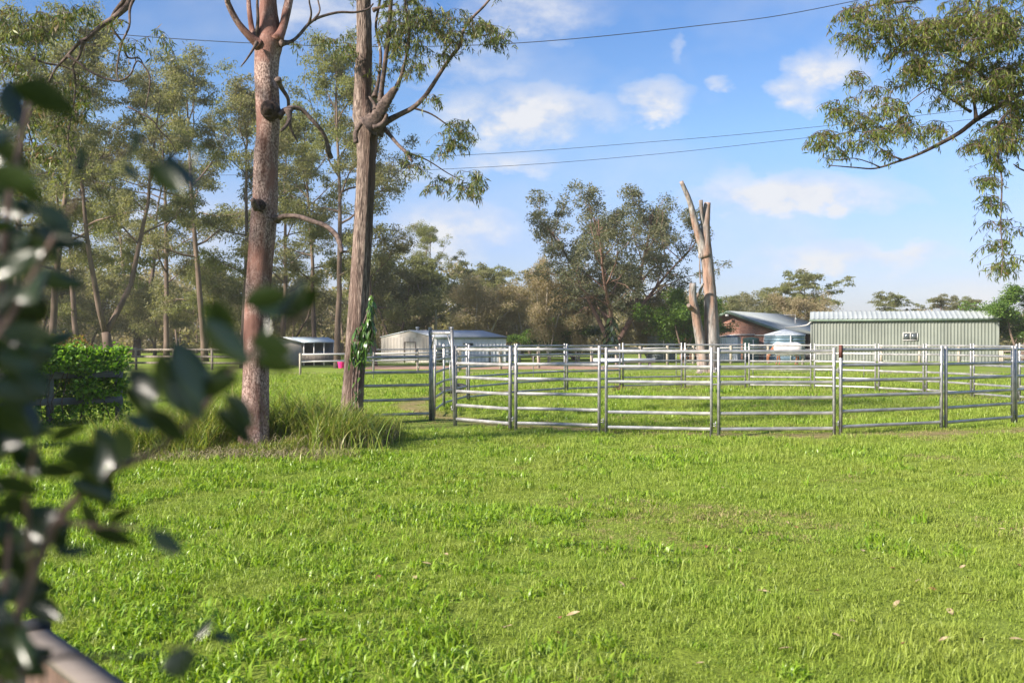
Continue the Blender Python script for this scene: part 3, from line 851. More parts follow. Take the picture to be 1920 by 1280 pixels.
def limb(mb, pts, Y, dY=0.0, n=5, sides=8, jit=None, end=0.0):
    """a limb following (px,py,width) points whose distance drifts by dY from start to end"""
    m = len(pts)
    c = [P(a, b_, Y + dY * i / max(1, m - 1)) for i, (a, b_, _) in enumerate(pts)]
    path = smooth_path(c, n)
    ww = np.interp(np.linspace(0, m - 1, len(path)), range(m), [q[2] / 2 / K * Y for q in pts])
    if len(ww) > 12 and ww[0] < 0.16 * Y / 15.6:
        ww = ww * (1 + 0.7 * np.exp(-np.arange(len(ww)) / 2.2))
    mb.tube(path, ww, sides, True, jitter=jit)
    return path

def spray(C, D, center, r, n, L, nr, down=0.9, spread=(1, 1, 1)):
    """leaves hanging about a centre"""
    o = unit(nr.normal(size=(n, 3))) * (nr.uniform(0, 1, (n, 1)) ** 0.5) * np.array(spread) * r
    C.append(np.asarray(tuple(center)) + o)
    D.append(nr.normal(size=(n, 3)) * 0.42 + np.array([0, 0, -down]))

def twiggy_sprays(mb, C, D, center, r, nr, n_tw=5, n_leaf=14, tw_r=0.004):
    """little drooping twigs each with hanging leaves"""
    c = np.asarray(tuple(center))
    for k in range(n_tw):
        a = nr.uniform(0, 6.28); L = r * nr.uniform(0.7, 1.5)
        d = np.array([math.cos(a), math.sin(a), nr.uniform(-0.1, 0.5)])
        p = [c]
        for s_ in range(5):
            d = unit(d + nr.normal(0, .18, 3) + np.array([0, 0, -0.28])); p.append(p[-1] + d * L / 5)
        p = np.array(p)
        mb.tube(p, np.linspace(tw_r, tw_r * 0.4, 6), 3, False)
        q = nr.uniform(0.8, 5, n_leaf); j = np.minimum(q.astype(int), 4); f = (q - j)[:, None]
        pos_ = p[j] * (1 - f) + p[j + 1] * f + nr.normal(0, 0.012, (n_leaf, 3))
        C.append(pos_); D.append(nr.normal(size=(n_leaf, 3)) * 0.45 + np.array([0, 0, -0.8]))

# red smooth-barked gum
Y1 = 15.6
T1 = thing('red_gum_tree', 'big smooth red brown gum trunk with a dark round knot high up', 'tree', (PX(478, Y1), Y1, 0))
mb = MB()
pts = [(476, 870, 86), (476, 850, 72), (476, 830, 61), (477, 800, 55), (479, 740, 50), (480, 680, 48), (481, 620, 47), (483, 560, 46), (489, 480, 47), (494, 420, 49), (498, 380, 48), (499, 300, 45), (503, 250, 43), (503, 205, 45), (500, 150, 45),
       (501, 110, 47), (504, 85, 53), (505, 60, 46), (504, 30, 36), (503, 0, 32), (502, -60, 30), (505, -160, 27), (512, -300, 22), (508, -450, 17), (515, -600, 12), (510, -750, 6)]
limb(mb, pts, Y1, 0.4, 5, 36, ridged(4, 0.018, 5, 36))
def rel(mesh_builder, name, mat, parent, smooth=True, label=None):
    """object in world-space points, parented under a thing that stands elsewhere"""
    me = mesh_builder.mesh(name, mat, smooth) if isinstance(mesh_builder, MB) else mesh_builder
    o = link(name, me, parent, label=label)
    o.matrix_parent_inverse = Matrix.Translation(-parent.location)
    return o
rel(mb, 'trunk', M_BARK1, T1)
J1 = ridged(9, 0.03, 3, 12)
for pts_, dY in (
    ([(487, 84, 15), (470, 70, 14), (448, 45, 12), (430, 12, 11), (424, -10, 10), (405, -80, 9), (380, -190, 7), (350, -300, 4)], -0.6),
    ([(480, 78, 12), (473, 55, 10), (468, 20, 9), (466, -10, 8), (458, -100, 7), (465, -200, 4)], 0.4),
    ([(480, 72, 6), (484, 40, 6), (483, 0, 5), (486, -60, 4), (480, -120, 2)], -0.3),
    ([(521, 75, 15), (530, 55, 15), (537, 25, 17), (543, -5, 16), (556, -90, 13), (590, -220, 9), (610, -330, 5)], 0.5),
    ([(526, 82, 10), (545, 79, 6.5), (560, 68, 6), (580, 45, 6), (600, 33, 5.5), (635, 24, 5), (665, 24, 4.5), (690, 18, 4), (700, 8, 3)], 0.9),
    ([(580, 45, 4), (584, 25, 3.5), (580, 0, 3), (583, -30, 2)], -0.4),
    ([(590, 38, 4), (600, 20, 3), (596, -5, 3), (602, -40, 2)], 0.3),
):
    m_ = MB(); limb(m_, pts_, Y1 + 0.1, dY, 5, 10, J1)
    rel(m_, 'branch', M_BARKD if pts_[0][2] < 11 else M_BARK1, T1)
for pts_, dY in (
    ([(521, 148, 8), (528, 165, 8), (540, 185, 7), (541, 205, 6)], 0.4),
    ([(522, 218, 11), (535, 207, 10), (550, 202, 9), (568, 207, 8), (590, 230, 8), (603, 245, 7), (612, 262, 7), (617, 285, 9), (622, 297, 8)], 0.5),
    ([(541, 207, 10), (543, 225, 7), (535, 238, 6), (527, 246, 5)], -0.2),
    ([(541, 225, 6), (547, 245, 4), (556, 262, 3), (558, 268, 2)], 0.1),
    ([(518, 411, 11), (535, 405, 9), (560, 406, 9), (590, 416, 9), (612, 424, 9), (630, 440, 9), (637, 455, 10), (641, 474, 7)], -0.8),
    ([(482, 80, 5), (472, 98, 4), (458, 118, 3), (452, 125, 1.5)], -0.3),
):
    m_ = MB(); limb(m_, pts_, Y1 - 0.05, dY, 5, 9, ridged(12, 0.10, 3, 9))
    rel(m_, 'dead_branch', M_BARKD, T1)
def knot(parent, px, py, Y, r, depth=0.12, squash=1.1):
    m_ = MB()
    c = P(px, py, Y)
    n = 14
    pth = [c + Vector((0, depth, 0)), c + Vector((0, 0.0, 0)), c + Vector((0, -0.035, 0)), c + Vector((0, -0.045, 0)), c + Vector((0, -0.02, 0))]
    m_.tube(pth, [r * 1.25, r * 1.15, r, r * 0.8, r * 0.35], n, True, jitter=ridged(5, 0.06, 3, n))
    return rel(m_, 'knot', M_CHAR, parent)
knot(T1, 505, 205, Y1 - 0.12, 0.125)
knot(T1, 484, 383, Y1 - 0.16, 0.075)
m_ = MB(); limb(m_, [(482, 392, 14), (477, 382, 12), (474, 374, 9)], Y1 - 0.2, -0.15, 3, 8, J1); rel(m_, 'branch_stub', M_BARKD, T1)
# crown above the frame
C, D = [], []; nr = np.random.default_rng(61); m_ = MB()
for (cx, cy, s_) in ((350, -300, .9), (380, -190, .7), (465, -200, .8), (600, -330, 1.0), (500, -500, 1.0), (510, -650, 1.0), (515, -760, .9), (440, -420, .8), (580, -450, .8), (640, -250, .7)):
    for k in range(3):
        twiggy_sprays(m_, C, D, P(cx + nr.normal(0, 45), cy + nr.normal(0, 40), Y1 + 0.4 + nr.normal(0, .7)), 0.5 * s_, nr, 5, 14)
TW = rel(m_, 'twigs', M_BARKD, T1); TW['kind'] = 'stuff'
C_ = np.concatenate(C); D_ = np.concatenate(D); sc_ = nr.uniform(.7, 1.25, len(C_))
rel(leaves_mesh('crown', C_, D_, 0.13 * sc_, 0.024 * sc_, L_GUM_NEAR, nr), 'crown', None, T1)

# furrowed-bark gum
Y2 = 20.6
T2 = thing('furrowed_gum_tree', 'big rough furrowed grey brown gum trunk with green creeper low on it', 'tree', (PX(659, Y2), Y2, 0))
mb = MB()
pts = [(659, 812, 70), (659, 796, 56), (659, 780, 47), (660, 760, 42), (664, 700, 39), (668, 640, 38), (672, 580, 37), (677, 500, 36), (681, 430, 35), (685, 350, 34), (687, 300, 34), (688, 262, 39), (687, 240, 42), (682, 215, 40), (680, 190, 33),
       (681, 160, 32), (681, 140, 33), (683, 100, 30), (683, 60, 28), (682, 0, 27), (684, -80, 24), (680, -180, 20), (688, -300, 14), (683, -420, 8)]
limb(mb, pts, Y2, 0.2, 7, 44, ridged(17, 0.045, 11, 44))
rel(mb, 'trunk', M_BARK2, T2)
for pts_, dY in (
    ([(706, 244, 22), (722, 230, 13), (750, 215, 10), (775, 202, 9), (795, 183, 8), (808, 165, 8), (825, 138, 7), (845, 108, 7), (862, 86, 7), (868, 60, 6), (885, 35, 5), (905, 15, 4.5), (922, -4, 4), (950, -30, 3)], -1.0),
    ([(716, 236, 8), (730, 252, 7), (745, 270, 6), (760, 285, 6), (773, 303, 5)], -0.5),
    ([(714, 190, 9), (716, 165, 9), (722, 120, 9), (728, 70, 9), (732, 20, 8), (735, -20, 7), (740, -90, 5)], -0.6),
    ([(702, 182, 7), (710, 150, 6), (714, 100, 6), (705, 50, 5), (713, 0, 5), (718, -50, 4)], 0.5),
    ([(745, 162, 6), (755, 135, 6), (764, 95, 5), (768, 50, 5), (760, 10, 4), (765, -40, 4)], -0.9),
    ([(862, 86, 4), (850, 80, 3), (835, 95, 2.5), (832, 118, 2)], 0.4),
    ([(700, 20, 6), (715, 14, 5), (730, 12, 4), (745, 8, 3)], -0.2),
    ([(870, 62, 3), (900, 68, 3), (930, 62, 2)], 0.3),
    ([(760, 285, 3), (800, 300, 2.5), (840, 325, 2), (870, 340, 1.5)], 0.5),
    ([(776, 203, 3), (810, 215, 3), (845, 240, 2.5), (868, 262, 2)], 0.3),
    ([(715, 50, 4), (735, 70, 3), (765, 60, 3), (800, 30, 2)], 0.5),
):
    m_ = MB(); limb(m_, pts_, Y2 - 0.1, dY, 5, 9, ridged(31, 0.05, 3, 9))
    rel(m_, 'branch', M_BARKD, T2)
m_ = MB()
limb(m_, [(690, 238, 30), (703, 225, 28), (712, 210, 26), (720, 197, 22), (728, 186, 19), (738, 172, 15), (743, 165, 10)], Y2 - 0.28, -0.25, 6, 14, ridged(33, 0.16, 4, 14))
rel(m_, 'broken_limb', M_BARKD, T2)
m_ = MB()
limb(m_, [(668, 268, 6), (667, 250, 9), (676, 234, 9), (688, 222, 9), (696, 214, 7)], Y2 - 0.40, 0.05, 5, 8, ridged(35, 0.1, 3, 8))
limb(m_, [(700, 240, 8), (712, 236, 10), (722, 226, 9), (725, 214, 7)], Y2 - 0.44, 0.0, 5, 8, ridged(36, 0.1, 3, 8))
limb(m_, [(704, 205, 7), (702, 195, 6), (696, 186, 5), (692, 181, 3)], Y2 - 0.44, 0.0, 4, 7, ridged(36, 0.1, 3, 7))
rel(m_, 'twisted_root', M_BARKD, T2)
C, D = [], []; nr = np.random.default_rng(62); m_ = MB()
def scatter_sprays(lst, Y, dep, tw=4, lf=12, r0=0.34):
    for (cx, cy, rx, ry, k_) in lst:
        for k in range(k_):
            twiggy_sprays(m_, C, D, P(cx + nr.normal(0, rx * .5), cy + nr.normal(0, ry * .5), Y + nr.normal(0, dep)), r0 * nr.uniform(.6, 1.2), nr, tw, lf)
scatter_sprays([(755, 40, 45, 50, 22), (800, 35, 55, 35, 22), (845, 50, 30, 30, 12), (905, 50, 25, 22, 8), (935, 62, 22, 20, 7), (870, 25, 30, 20, 5), (770, 95, 30, 30, 8),
                (725, 60, 18, 40, 8), (835, 100, 14, 18, 3), (780, 125, 20, 14, 3),
                (865, 240, 25, 16, 8), (850, 270, 25, 20, 6), (875, 330, 16, 30, 7), (820, 340, 25, 20, 4), (885, 355, 8, 18, 3), (815, 180, 14, 8, 2), (780, 300, 25, 20, 4),
                (560, 70, 18, 15, 1), (720, -60, 90, 50, 14), (880, -60, 80, 40, 12), (650, -220, 90, 70, 8), (700, -380, 90, 70, 7), (620, 70, 30, 12, 4), (650, 95, 15, 20, 4)], Y2 - 0.5, 0.55, 5, 15)
TW = rel(m_, 'twigs', M_BARKD, T2); TW['kind'] = 'stuff'
C_ = np.concatenate(C); D_ = np.concatenate(D); sc_ = nr.uniform(.7, 1.25, len(C_))
rel(leaves_mesh('crown', C_, D_, 0.120 * sc_, 0.022 * sc_, L_GUM_NEAR, nr), 'crown', None, T2)

def leaf_shape(name, L, W, mat, curl=0.15, cup=0.15, seg=5):
    """a broad leaf along +X with a midrib, smooth outline"""
    v = []; q = []
    for i in range(seg + 1):
        s_ = i / seg
        wv = W / 2 * math.sin(math.pi * min(1, s_ ** 0.85)) ** 0.8 if 0 < s_ < 1 else 0.001
        z = -curl * L * s_ * s_
        v += [(L * s_, -wv, z + cup * wv), (L * s_, 0, z), (L * s_, wv, z + cup * wv)]
    for i in range(seg):
        a = i * 3
        q += [(a, a + 3, a + 4, a + 1), (a + 1, a + 4, a + 5, a + 2)]
    return mesh_np(name, np.array(v), np.array(q), mat, True)

# creeper on the furrowed trunk
CR_ = thing('creeper', 'glossy green creeper clinging to the furrowed gum trunk', 'creeper', P(678, 690, Y2 - 0.35))
m_ = MB()
for a_ in (0, 5, -6):
    limb(m_, [(668 + a_, 770, 3), (666 + a_, 740, 3), (669 + a_, 700, 4), (675 + a_, 660, 4), (683 + a_, 620, 4), (693 + a_ * .3, 580, 3), (696, 552, 2)], Y2 - 0.42, 0.1, 4, 6)
rel(m_, 'stem', M_BARKD, CR_)
cl = [leaf_shape('leaf', 0.18, 0.052, L_CREEP, 0.35), leaf_shape('leaf', 0.14, 0.048, L_CREEP, 0.45), leaf_shape('leaf', 0.21, 0.046, L_CREEP, 0.3)]
rr = random.Random(9)
for i in range(290):
    s_ = rr.random() ** 0.9
    if s_ < 0.72:
        py = 682 - s_ / 0.72 * 82; cx = np.interp(py, [600, 640, 680], [690, 677, 668]); wd = np.interp(py, [600, 625, 660, 685], [9, 20, 20, 12])
    else:
        py = 605 - (s_ - 0.72) / 0.28 * 50; cx = np.interp(py, [555, 605], [697, 692]); wd = 4
    pos_ = P(cx + rr.uniform(-1, 1) * wd, py + rr.uniform(-4, 4), Y2 - 0.30 - rr.uniform(0.0, 0.22))
    o = link('leaf', rr.choice(cl), CR_, loc=pos_ - CR_.location, rot=(rr.uniform(-.5, .5), rr.uniform(0.5, 1.4), rr.uniform(-3.1, 0.6)))
    sc1 = rr.uniform(.7, 1.25); o.scale = (sc1,) * 3
for (px, py) in ((664, 730), (668, 742), (661, 750), (670, 725), (666, 715), (657, 755), (675, 705), (655, 768)):
    o = link('leaf', cl[1], CR_, loc=P(px, py, Y2 - 0.38) - CR_.location, rot=(rr.uniform(-.5, .5), rr.uniform(0.3, 1.2), rr.uniform(-2.8, 0)))

# ------------------------------------------------------------------ overhanging gum, upper right
Y3 = 12.0
T3 = thing('overhanging_gum', 'leafy gum boughs hanging in from the upper right, trunk outside the picture', 'tree', (8.6, 12.6, 0))
m_ = MB()
m_.tube(smooth_path([(8.6, 12.6, -0.2), (8.5, 12.6, 2), (8.7, 12.5, 4), (8.4, 12.5, 6.5), (8.6, 12.4, 9)], 5), np.linspace(0.32, 0.12, 21), 14, jitter=ridged(3, .03, 4, 14))
rel(m_, 'trunk', M_BARK1, T3)
def bough(parent, pts_, Y, dY, mat=M_BARKD, name='bough'):
    m_ = MB(); limb(m_, pts_, Y, dY, 5, 8, ridged(41, 0.05, 3, 8)); rel(m_, name, mat, parent)
bough(T3, [(2290, 20, 30), (2150, 90, 20), (2030, 140, 15), (1930, 170, 12), (1880, 195, 10), (1830, 225, 9), (1800, 248, 8), (1765, 268, 7), (1720, 290, 5), (1680, 304, 4), (1640, 316, 3), (1600, 314, 2.5), (1552, 310, 1.6)], Y3 + 0.5, -0.6)
bough(T3, [(1650, 314, 2.2), (1630, 305, 2), (1600, 297, 1.8), (1565, 300, 1.4), (1545, 296, 1)], Y3 - 0.1, -0.1, name='twig')
bough(T3, [(1690, 300, 3), (1665, 288, 2.3), (1640, 270, 2), (1620, 250, 1.6), (1600, 245, 1)], Y3, 0.2, name='twig')
bough(T3, [(1830, 225, 6), (1825, 190, 5), (1812, 150, 5), (1820, 110, 4), (1826, 60, 4), (1835, 0, 4)], Y3 + 0.1, 0.4)
bough(T3, [(1850, 150, 6), (1820, 125, 5), (1790, 110, 4), (1750, 90, 3), (1700, 80, 2.5), (1650, 60, 2)], Y3 + 0.1, 0.4)
bough(T3, [(1820, 210, 4), (1780, 185, 3), (1750, 165, 2.5), (1720, 180, 2), (1690, 205, 1.5)], Y3, -0.3, name='twig')
bough(T3, [(1960, 190, 10), (1900, 205, 7), (1870, 240, 5), (1872, 300, 4), (1878, 340, 3), (1876, 420, 2.5), (1880, 480, 2), (1877, 520, 1.3)], Y3 - 0.2, -0.3, name='twig')
bough(T3, [(1990, 330, 6), (1940, 325, 4), (1915, 318, 3), (1900, 308, 2)], Y3 - 0.2, -0.3, name='twig')
bough(T3, [(2290, -150, 26), (2120, -120, 20), (1960, -60, 14), (1830, -20, 9), (1720, 0, 6), (1640, 10, 4), (1590, 20, 2)], Y3 + 0.6, -0.3)
C, D = [], []; nr = np.random.default_rng(63); m_ = MB()
scatter_sprays([(1850, 60, 80, 70, 90), (1740, 50, 60, 45, 52), (1660, 50, 45, 50, 30), (1600, 20, 30, 22, 9), (1880, 150, 50, 50, 48), (1800, 150, 45, 35, 26), (1720, 130, 40, 35, 20),
                (1590, 72, 25, 14, 5), (1600, 140, 20, 14, 4), (1640, 165, 18, 14, 3), (1570, 195, 26, 14, 6), (1550, 245, 22, 18, 7), (1535, 270, 20, 12, 3), (1600, 225, 30, 20, 8), (1640, 250, 32, 22, 11), (1680, 210, 40, 26, 13),
                (1700, 240, 30, 20, 8), (1575, 275, 18, 12, 4), (1660, 280, 16, 10, 2), (1750, 240, 20, 18, 5), (1830, 270, 22, 20, 9), (1880, 250, 30, 35, 22), (1915, 220, 20, 60, 16), (1860, 300, 12, 14, 5),
                (1856, 330, 10, 16, 5), (1862, 370, 10, 18, 5), (1868, 415, 9, 16, 3), (1872, 455, 13, 16, 4), (1885, 485, 14, 14, 5), (1877, 505, 9, 9, 2), (1920, 430, 4, 10, 1), (2050, 60, 110, 120, 50), (1990, 230, 50, 60, 18), (1850, -70, 200, 40, 30), (1880, 40, 70, 70, 25), (1690, 90, 60, 70, 18)], Y3, 0.45, 6, 9, 0.21)
TW = rel(m_, 'twigs', M_BARKD, T3); TW['kind'] = 'stuff'
C_ = np.concatenate(C); D_ = np.concatenate(D); sc_ = nr.uniform(.65, 1.25, len(C_))
rel(leaves_mesh('crown', C_, D_, 0.080 * sc_, 0.0155 * sc_, L_GUM_R, nr, 0.1), 'crown', None, T3)

# ------------------------------------------------------------------ overhanging gum, upper left
Y4 = 14.0
T4 = thing('overhanging_gum', 'dark drooping gum boughs reaching in at the top left corner', 'tree', (-10.6, 14.5, 0))
m_ = MB()
m_.tube(smooth_path([(-10.6, 14.5, -0.2), (-10.5, 14.5, 2), (-10.7, 14.4, 4), (-10.4, 14.5, 6.5), (-10.2, 14.4, 9.5)], 5), np.linspace(0.3, 0.12, 21), 14, jitter=ridged(3, .03, 4, 14))
rel(m_, 'trunk', M_BARK2, T4)
bough(T4, [(-430, 250, 24), (-250, -60, 20), (-60, -140, 18), (120, -110, 16), (210, -40, 14), (243, 0, 13), (222, 28, 11), (190, 50, 9), (165, 73, 8), (150, 80, 7), (128, 105, 6), (105, 130, 4), (92, 155, 3)], Y4 + 0.4, -0.4)
bough(T4, [(157, 78, 6), (150, 105, 5), (138, 125, 4), (142, 150, 4), (140, 190, 3), (132, 230, 3), (128, 265, 2.5), (134, 300, 2)], Y4, 0.2)
bough(T4, [(128, 105, 4), (150, 120, 4), (170, 135, 4), (200, 148, 4), (225, 152, 4), (245, 140, 3.5), (258, 115, 3), (275, 130, 3), (282, 155, 3), (273, 205, 2)], Y4, 0.3)
bough(T4, [(262, -20, 6), (245, 15, 5), (243, 50, 4), (228, 85, 4), (220, 130, 3), (222, 150, 2)], Y4, -0.3)
bough(T4, [(243, -10, 7), (212, 30, 6), (212, 55, 5), (230, 80, 4), (240, 108, 4), (262, 110, 3), (272, 128, 2)], Y4 + 0.2, 0.3)
bough(T4, [(240, 200, 2), (285, 225, 2.5), (300, 245, 2.5), (320, 265, 2), (333, 290, 1.5)], Y4, 0.3, name='twig')
bough(T4, [(60, 110, 4), (90, 120, 4), (120, 125, 3), (150, 140, 2)], Y4, 0.3, name='twig')
bough(T4, [(60, 200, 4), (55, 240, 3), (60, 265, 3), (72, 300, 2)], Y4, 0.3, name='twig')
C, D = [], []; nr = np.random.default_rng(64); m_ = MB()
scatter_sprays([(30, 60, 30, 30, 6), (60, 50, 40, 25, 7), (110, 30, 30, 20, 6), (150, 20, 26, 18, 4), (20, 110, 25, 30, 6), (60, 140, 30, 30, 7), (110, 170, 26, 26, 6), (150, 170, 22, 30, 6), (20, 200, 26, 40, 8),
                (80, 220, 26, 30, 6), (130, 220, 26, 20, 5), (40, 280, 30, 30, 7), (95, 290, 30, 20, 5), (240, 60, 30, 30, 3), (290, 60, 20, 20, 2), (30, 350, 30, 30, 6), (10, 20, 40, 20, 4), (-80, 60, 80, 90, 14), (100, -80, 150, 40, 16)], Y4, 0.5, 4, 12, 0.30)
TW = rel(m_, 'twigs', M_BARKD, T4); TW['kind'] = 'stuff'
C_ = np.concatenate(C); D_ = np.concatenate(D); sc_ = nr.uniform(.65, 1.25, len(C_))
rel(leaves_mesh('crown', C_, D_, 0.11 * sc_, 0.022 * sc_, L_GUM_NEAR, nr, 0.1), 'crown', None, T4)

# ------------------------------------------------------------------ dead tree
Y5 = 50.0
T5 = thing('dead_tree', 'bare pale dead tree with lopped forking stems behind the yard', 'dead tree', (PX(1325, Y5), Y5, 0))
for pts_, dY, nm in (
    ([(1330, 712, 40), (1333, 690, 32), (1335, 650, 29), (1334, 600, 27), (1331, 550, 23), (1327, 500, 22), (1323, 470, 23), (1322, 440, 19), (1323, 410, 16), (1326, 380, 12.5)], 0.0, 'trunk'),
    ([(1322, 480, 16), (1315, 455, 15), (1305, 425, 13), (1298, 395, 11), (1290, 370, 9.5), (1277, 340, 7.5)], -0.6, 'limb'),
    ([(1320, 432, 9), (1316, 410, 7), (1314, 375, 7.5)], -0.3, 'limb'),
    ([(1324, 712, 26), (1319, 690, 21), (1315, 650, 19), (1308, 610, 17), (1303, 580, 15), (1299, 560, 14), (1299, 531, 12)], -0.8, 'trunk'),
    ([(1303, 575, 10), (1295, 577, 9), (1291, 572, 7)], -1.0, 'limb'),
    ([(1305, 560, 6), (1313, 545, 5), (1318, 532, 4)], -0.8, 'limb'),
    ([(1313, 532, 2.5), (1312, 500, 2.5), (1312, 475, 2)], -0.2, 'limb'),
    ([(1318, 700, 22), (1306, 706, 14), (1298, 709, 6)], -1.0, 'root'),
    ([(1335, 700, 22), (1352, 706, 12), (1360, 709, 5)], -1.0, 'root'),
):
    m_ = MB(); limb(m_, pts_, Y5, dY, 5, 14, ridged(51, 0.05, 5, 14)); rel(m_, nm, M_DEAD, T5)

# ------------------------------------------------------------------ round yard of steel panels
def oval_rail():
    """unit-length oval rail along +X"""
    a = np.linspace(0, 2 * np.pi, 12, endpoint=False)
    ring = np.stack([np.zeros(12), 0.015 * np.cos(a), 0.031 * np.sin(a)], 1)
    v = np.concatenate([ring, ring + [1, 0, 0]])
    q = [(k, (k + 1) % 12, 12 + (k + 1) % 12, 12 + k) for k in range(12)]
    return mesh_np('rail', v, np.array(q), M_STEEL, True)
def post_mesh(h, mat, top=None):
    m_ = MB(); r = 0.024
    a = []
    for z in (-0.03, h - 0.008, h):
        rr_ = r if z < h else r - 0.007
        a.append(np.array([(-rr_, -rr_, z), (rr_, -rr_, z), (rr_, rr_, z), (-rr_, rr_, z)]))
    v = np.concatenate(a); q = [(3, 2, 1, 0), (8, 9, 10, 11)]
    for i in range(2):
        for k in range(4):
            q.append((i * 4 + k, i * 4 + (k + 1) % 4, i * 4 + 4 + (k + 1) % 4, i * 4 + 4 + k))
    m_.add(v, q)
    return m_.mesh('post', mat)
def lug_mesh():
    m_ = MB()
    m_.box(0.0, 0.075, -0.011, 0.011, -0.006, 0.006)
    m_.box(0.0, 0.075, -0.011, 0.011, 0.034, 0.046)
    m_.tube([(0.058, 0, -0.04), (0.058, 0, 0.085)], 0.008, 8)
    return m_.mesh('lug', M_STEEL)
RAIL, POST, POST_RUSTY, LUG = oval_rail(), post_mesh(1.64, M_STEEL), post_mesh(1.64, M_STEEL), lug_mesh()
POSTW = post_mesh(1.64, M_STEEL2)
RAILW = RAIL.copy(); RAILW.materials[0] = M_STEEL2
def panel(p0, p1, label, heights=(0.14, 0.425, 0.71, 0.995, 1.28, 1.565), group='steel panels forming the round yard', gap=0.068, rusty=False, sunlit=False, lugs=True, ph=None):
    p0 = Vector(p0); p1 = Vector(p1)
    d = p1 - p0; L = d.length; u = d / L
    a = p0 + u * gap; L2 = L - 2 * gap
    e = thing('yard_panel', label, 'yard panel', (a.x, a.y, float(gz(a.x, a.y))), math.atan2(d.y, d.x), group)
    e.rotation_euler[0] = rnd.uniform(-0.012, 0.012)
    zsc = (ph or 1.64) / 1.64
    link('post', POSTW if sunlit else POST, e, loc=(0, 0, 0), scale=(1, 1, zsc))
    link('post', POSTW if sunlit else POST, e, loc=(L2, 0, 0), scale=(1, 1, zsc))
    if rusty:
        m_ = MB(); m_.box(-0.0262, 0.0262, -0.0262, 0.0262, 1.42, 1.655)
        m_.obj('paint_band', M_RUST, e, label='rusty red painted top of the post')
    for h in heights:
        link('rail', RAILW if sunlit else RAIL, e, loc=(0.022, 0, h), scale=(L2 - 0.044, 1, 1))
    if lugs:
        link('lug', LUG, e, loc=(L2 + 0.02, 0, 1.19)); link('lug', LUG, e, loc=(L2 + 0.02, 0, 0.2))
    return e
def G(px, Y): return (PX(px, Y), Y)
near = [G(850, 20.5), G(961, 19.3), G(1130, 18.75), G(1341, 18.3), G(1571, 18.45), G(1770, 19.5), G(1902, 20.9)]
near_l = ['narrow bright panel immediately right of the tall gate frame', 'front panel second from the gate, under the brown weeping bushes', 'front panel directly left of the dead tree',
          'front panel in front of the blue water tank and horse, right below the dead tree', 'front panel before the shed with a red painted post top', 'last whole front panel, nearest the right end of the green shed']
for i in range(6):
    panel(near[i], near[i + 1], near_l[i], rusty=(i == 4), sunlit=(i < 2))  # the two panels by the gate carry sunlight in their steel colour
off = [(10.56, 20.9), (12.05, 22.3), (13.35, 24.0), (14.15, 26.0), (14.25, 28.0)]
off_l = ['front panel cut by the right picture edge', 'side panel just outside the right edge of the picture', 'side panel outside the right edge, where the yard turns', 'side panel at the right edge, turning to the back']
for i in range(4):
    panel(off[i], off[i + 1], off_l[i])
far = [(14.25, 28.0), G(1824, 30.1), G(1735, 32.2), G(1645, 33.9), G(1524, 35.4), G(1401, 36.0), G(1281, 35.9), G(1165, 34.9), G(1061, 33.3), G(967, 31.2), G(877, 28.4), G(832, 25.4), G(814, 22.9)]
far_l = ['rear panel at the right end, against the corner of the green shed', 'pale rear panel second from the right end', 'pale rear panel under the shed window', 'long pale rear panel before the left half of the green shed',
         'rear panel in front of the rugged horse', 'rear panel behind the foot of the dead tree', 'rear panel in front of the grey water tank', 'rear panel before the big broad tree trunk',
         'rear panel right of the white shed, before the low bushes', 'left side panel in front of the white shed end', 'left side panel beside the black tyre', 'shortest looking side panel, tucked behind the gate frame']
for i in range(12):
    panel(far[i], far[i + 1], far_l[i], sunlit=(1 <= i <= 4))  # right rear panels also get the sunlit tone in their steel
# low six-rail gate panel swung out to the left trunk
gp = panel(G(667, 20.95), G(812, 21.65), 'low five rail panel between the furrowed trunk and the gate frame', heights=(0.16, 0.47, 0.78, 1.06, 1.38), group=None, ph=1.50)
# tall gate frame
A = Vector((*G(812, 21.6), 0)); Bp = Vector((*G(853, 20.45), 0))
gf = thing('gate_frame', 'tall narrow steel gate frame with corner braces, leaning slightly left', 'gate frame', A, math.atan2(Bp.y - A.y, Bp.x - A.x))
Lg = (Bp - A).length
gf.rotation_euler = (0.035, 0, gf.rotation_euler[2])
FH = 2.0
for x_ in (0, Lg):
    m_ = MB(); m_.box(x_ - 0.028, x_ + 0.028, -0.028, 0.028, -0.03, FH); m_.obj('post', M_STEEL, gf)
    m_ = MB(); m_.tube([(x_, 0, FH - 0.01), (x_, 0, FH + 0.035)], 0.036, 10); m_.obj('post_cap', M_STEEL, gf)
m_ = MB(); m_.box(0.03, Lg - 0.03, -0.02, 0.02, FH - 0.12, FH - 0.06); m_.obj('top_bar', M_STEEL2, gf)
for x0, x1 in ((0.03, 0.26), (Lg - 0.03, Lg - 0.26)):
    m_ = MB(); m_.tube([(x0, 0, FH - 0.42), (x1, 0, FH - 0.12)], 0.014, 8); m_.obj('brace', M_STEEL, gf)
for z_ in (0.3, 1.2):
    m_ = MB(); m_.tube([(Lg - 0.05, -0.04, z_), (Lg - 0.05, -0.04, z_ + 0.12)], 0.012, 8); m_.box(Lg - 0.06, Lg - 0.0, -0.05, 0.0, z_ + 0.03, z_ + 0.05); m_.obj('hinge', M_STEEL, gf)
m_ = MB(); m_.tube([(Lg - 0.04, -0.05, 1.35), (Lg - 0.035, -0.06, 1.1), (Lg - 0.03, -0.055, 0.85), (Lg - 0.045, -0.05, 0.6)], 0.008, 6); m_.obj('chain', M_STEEL, gf)

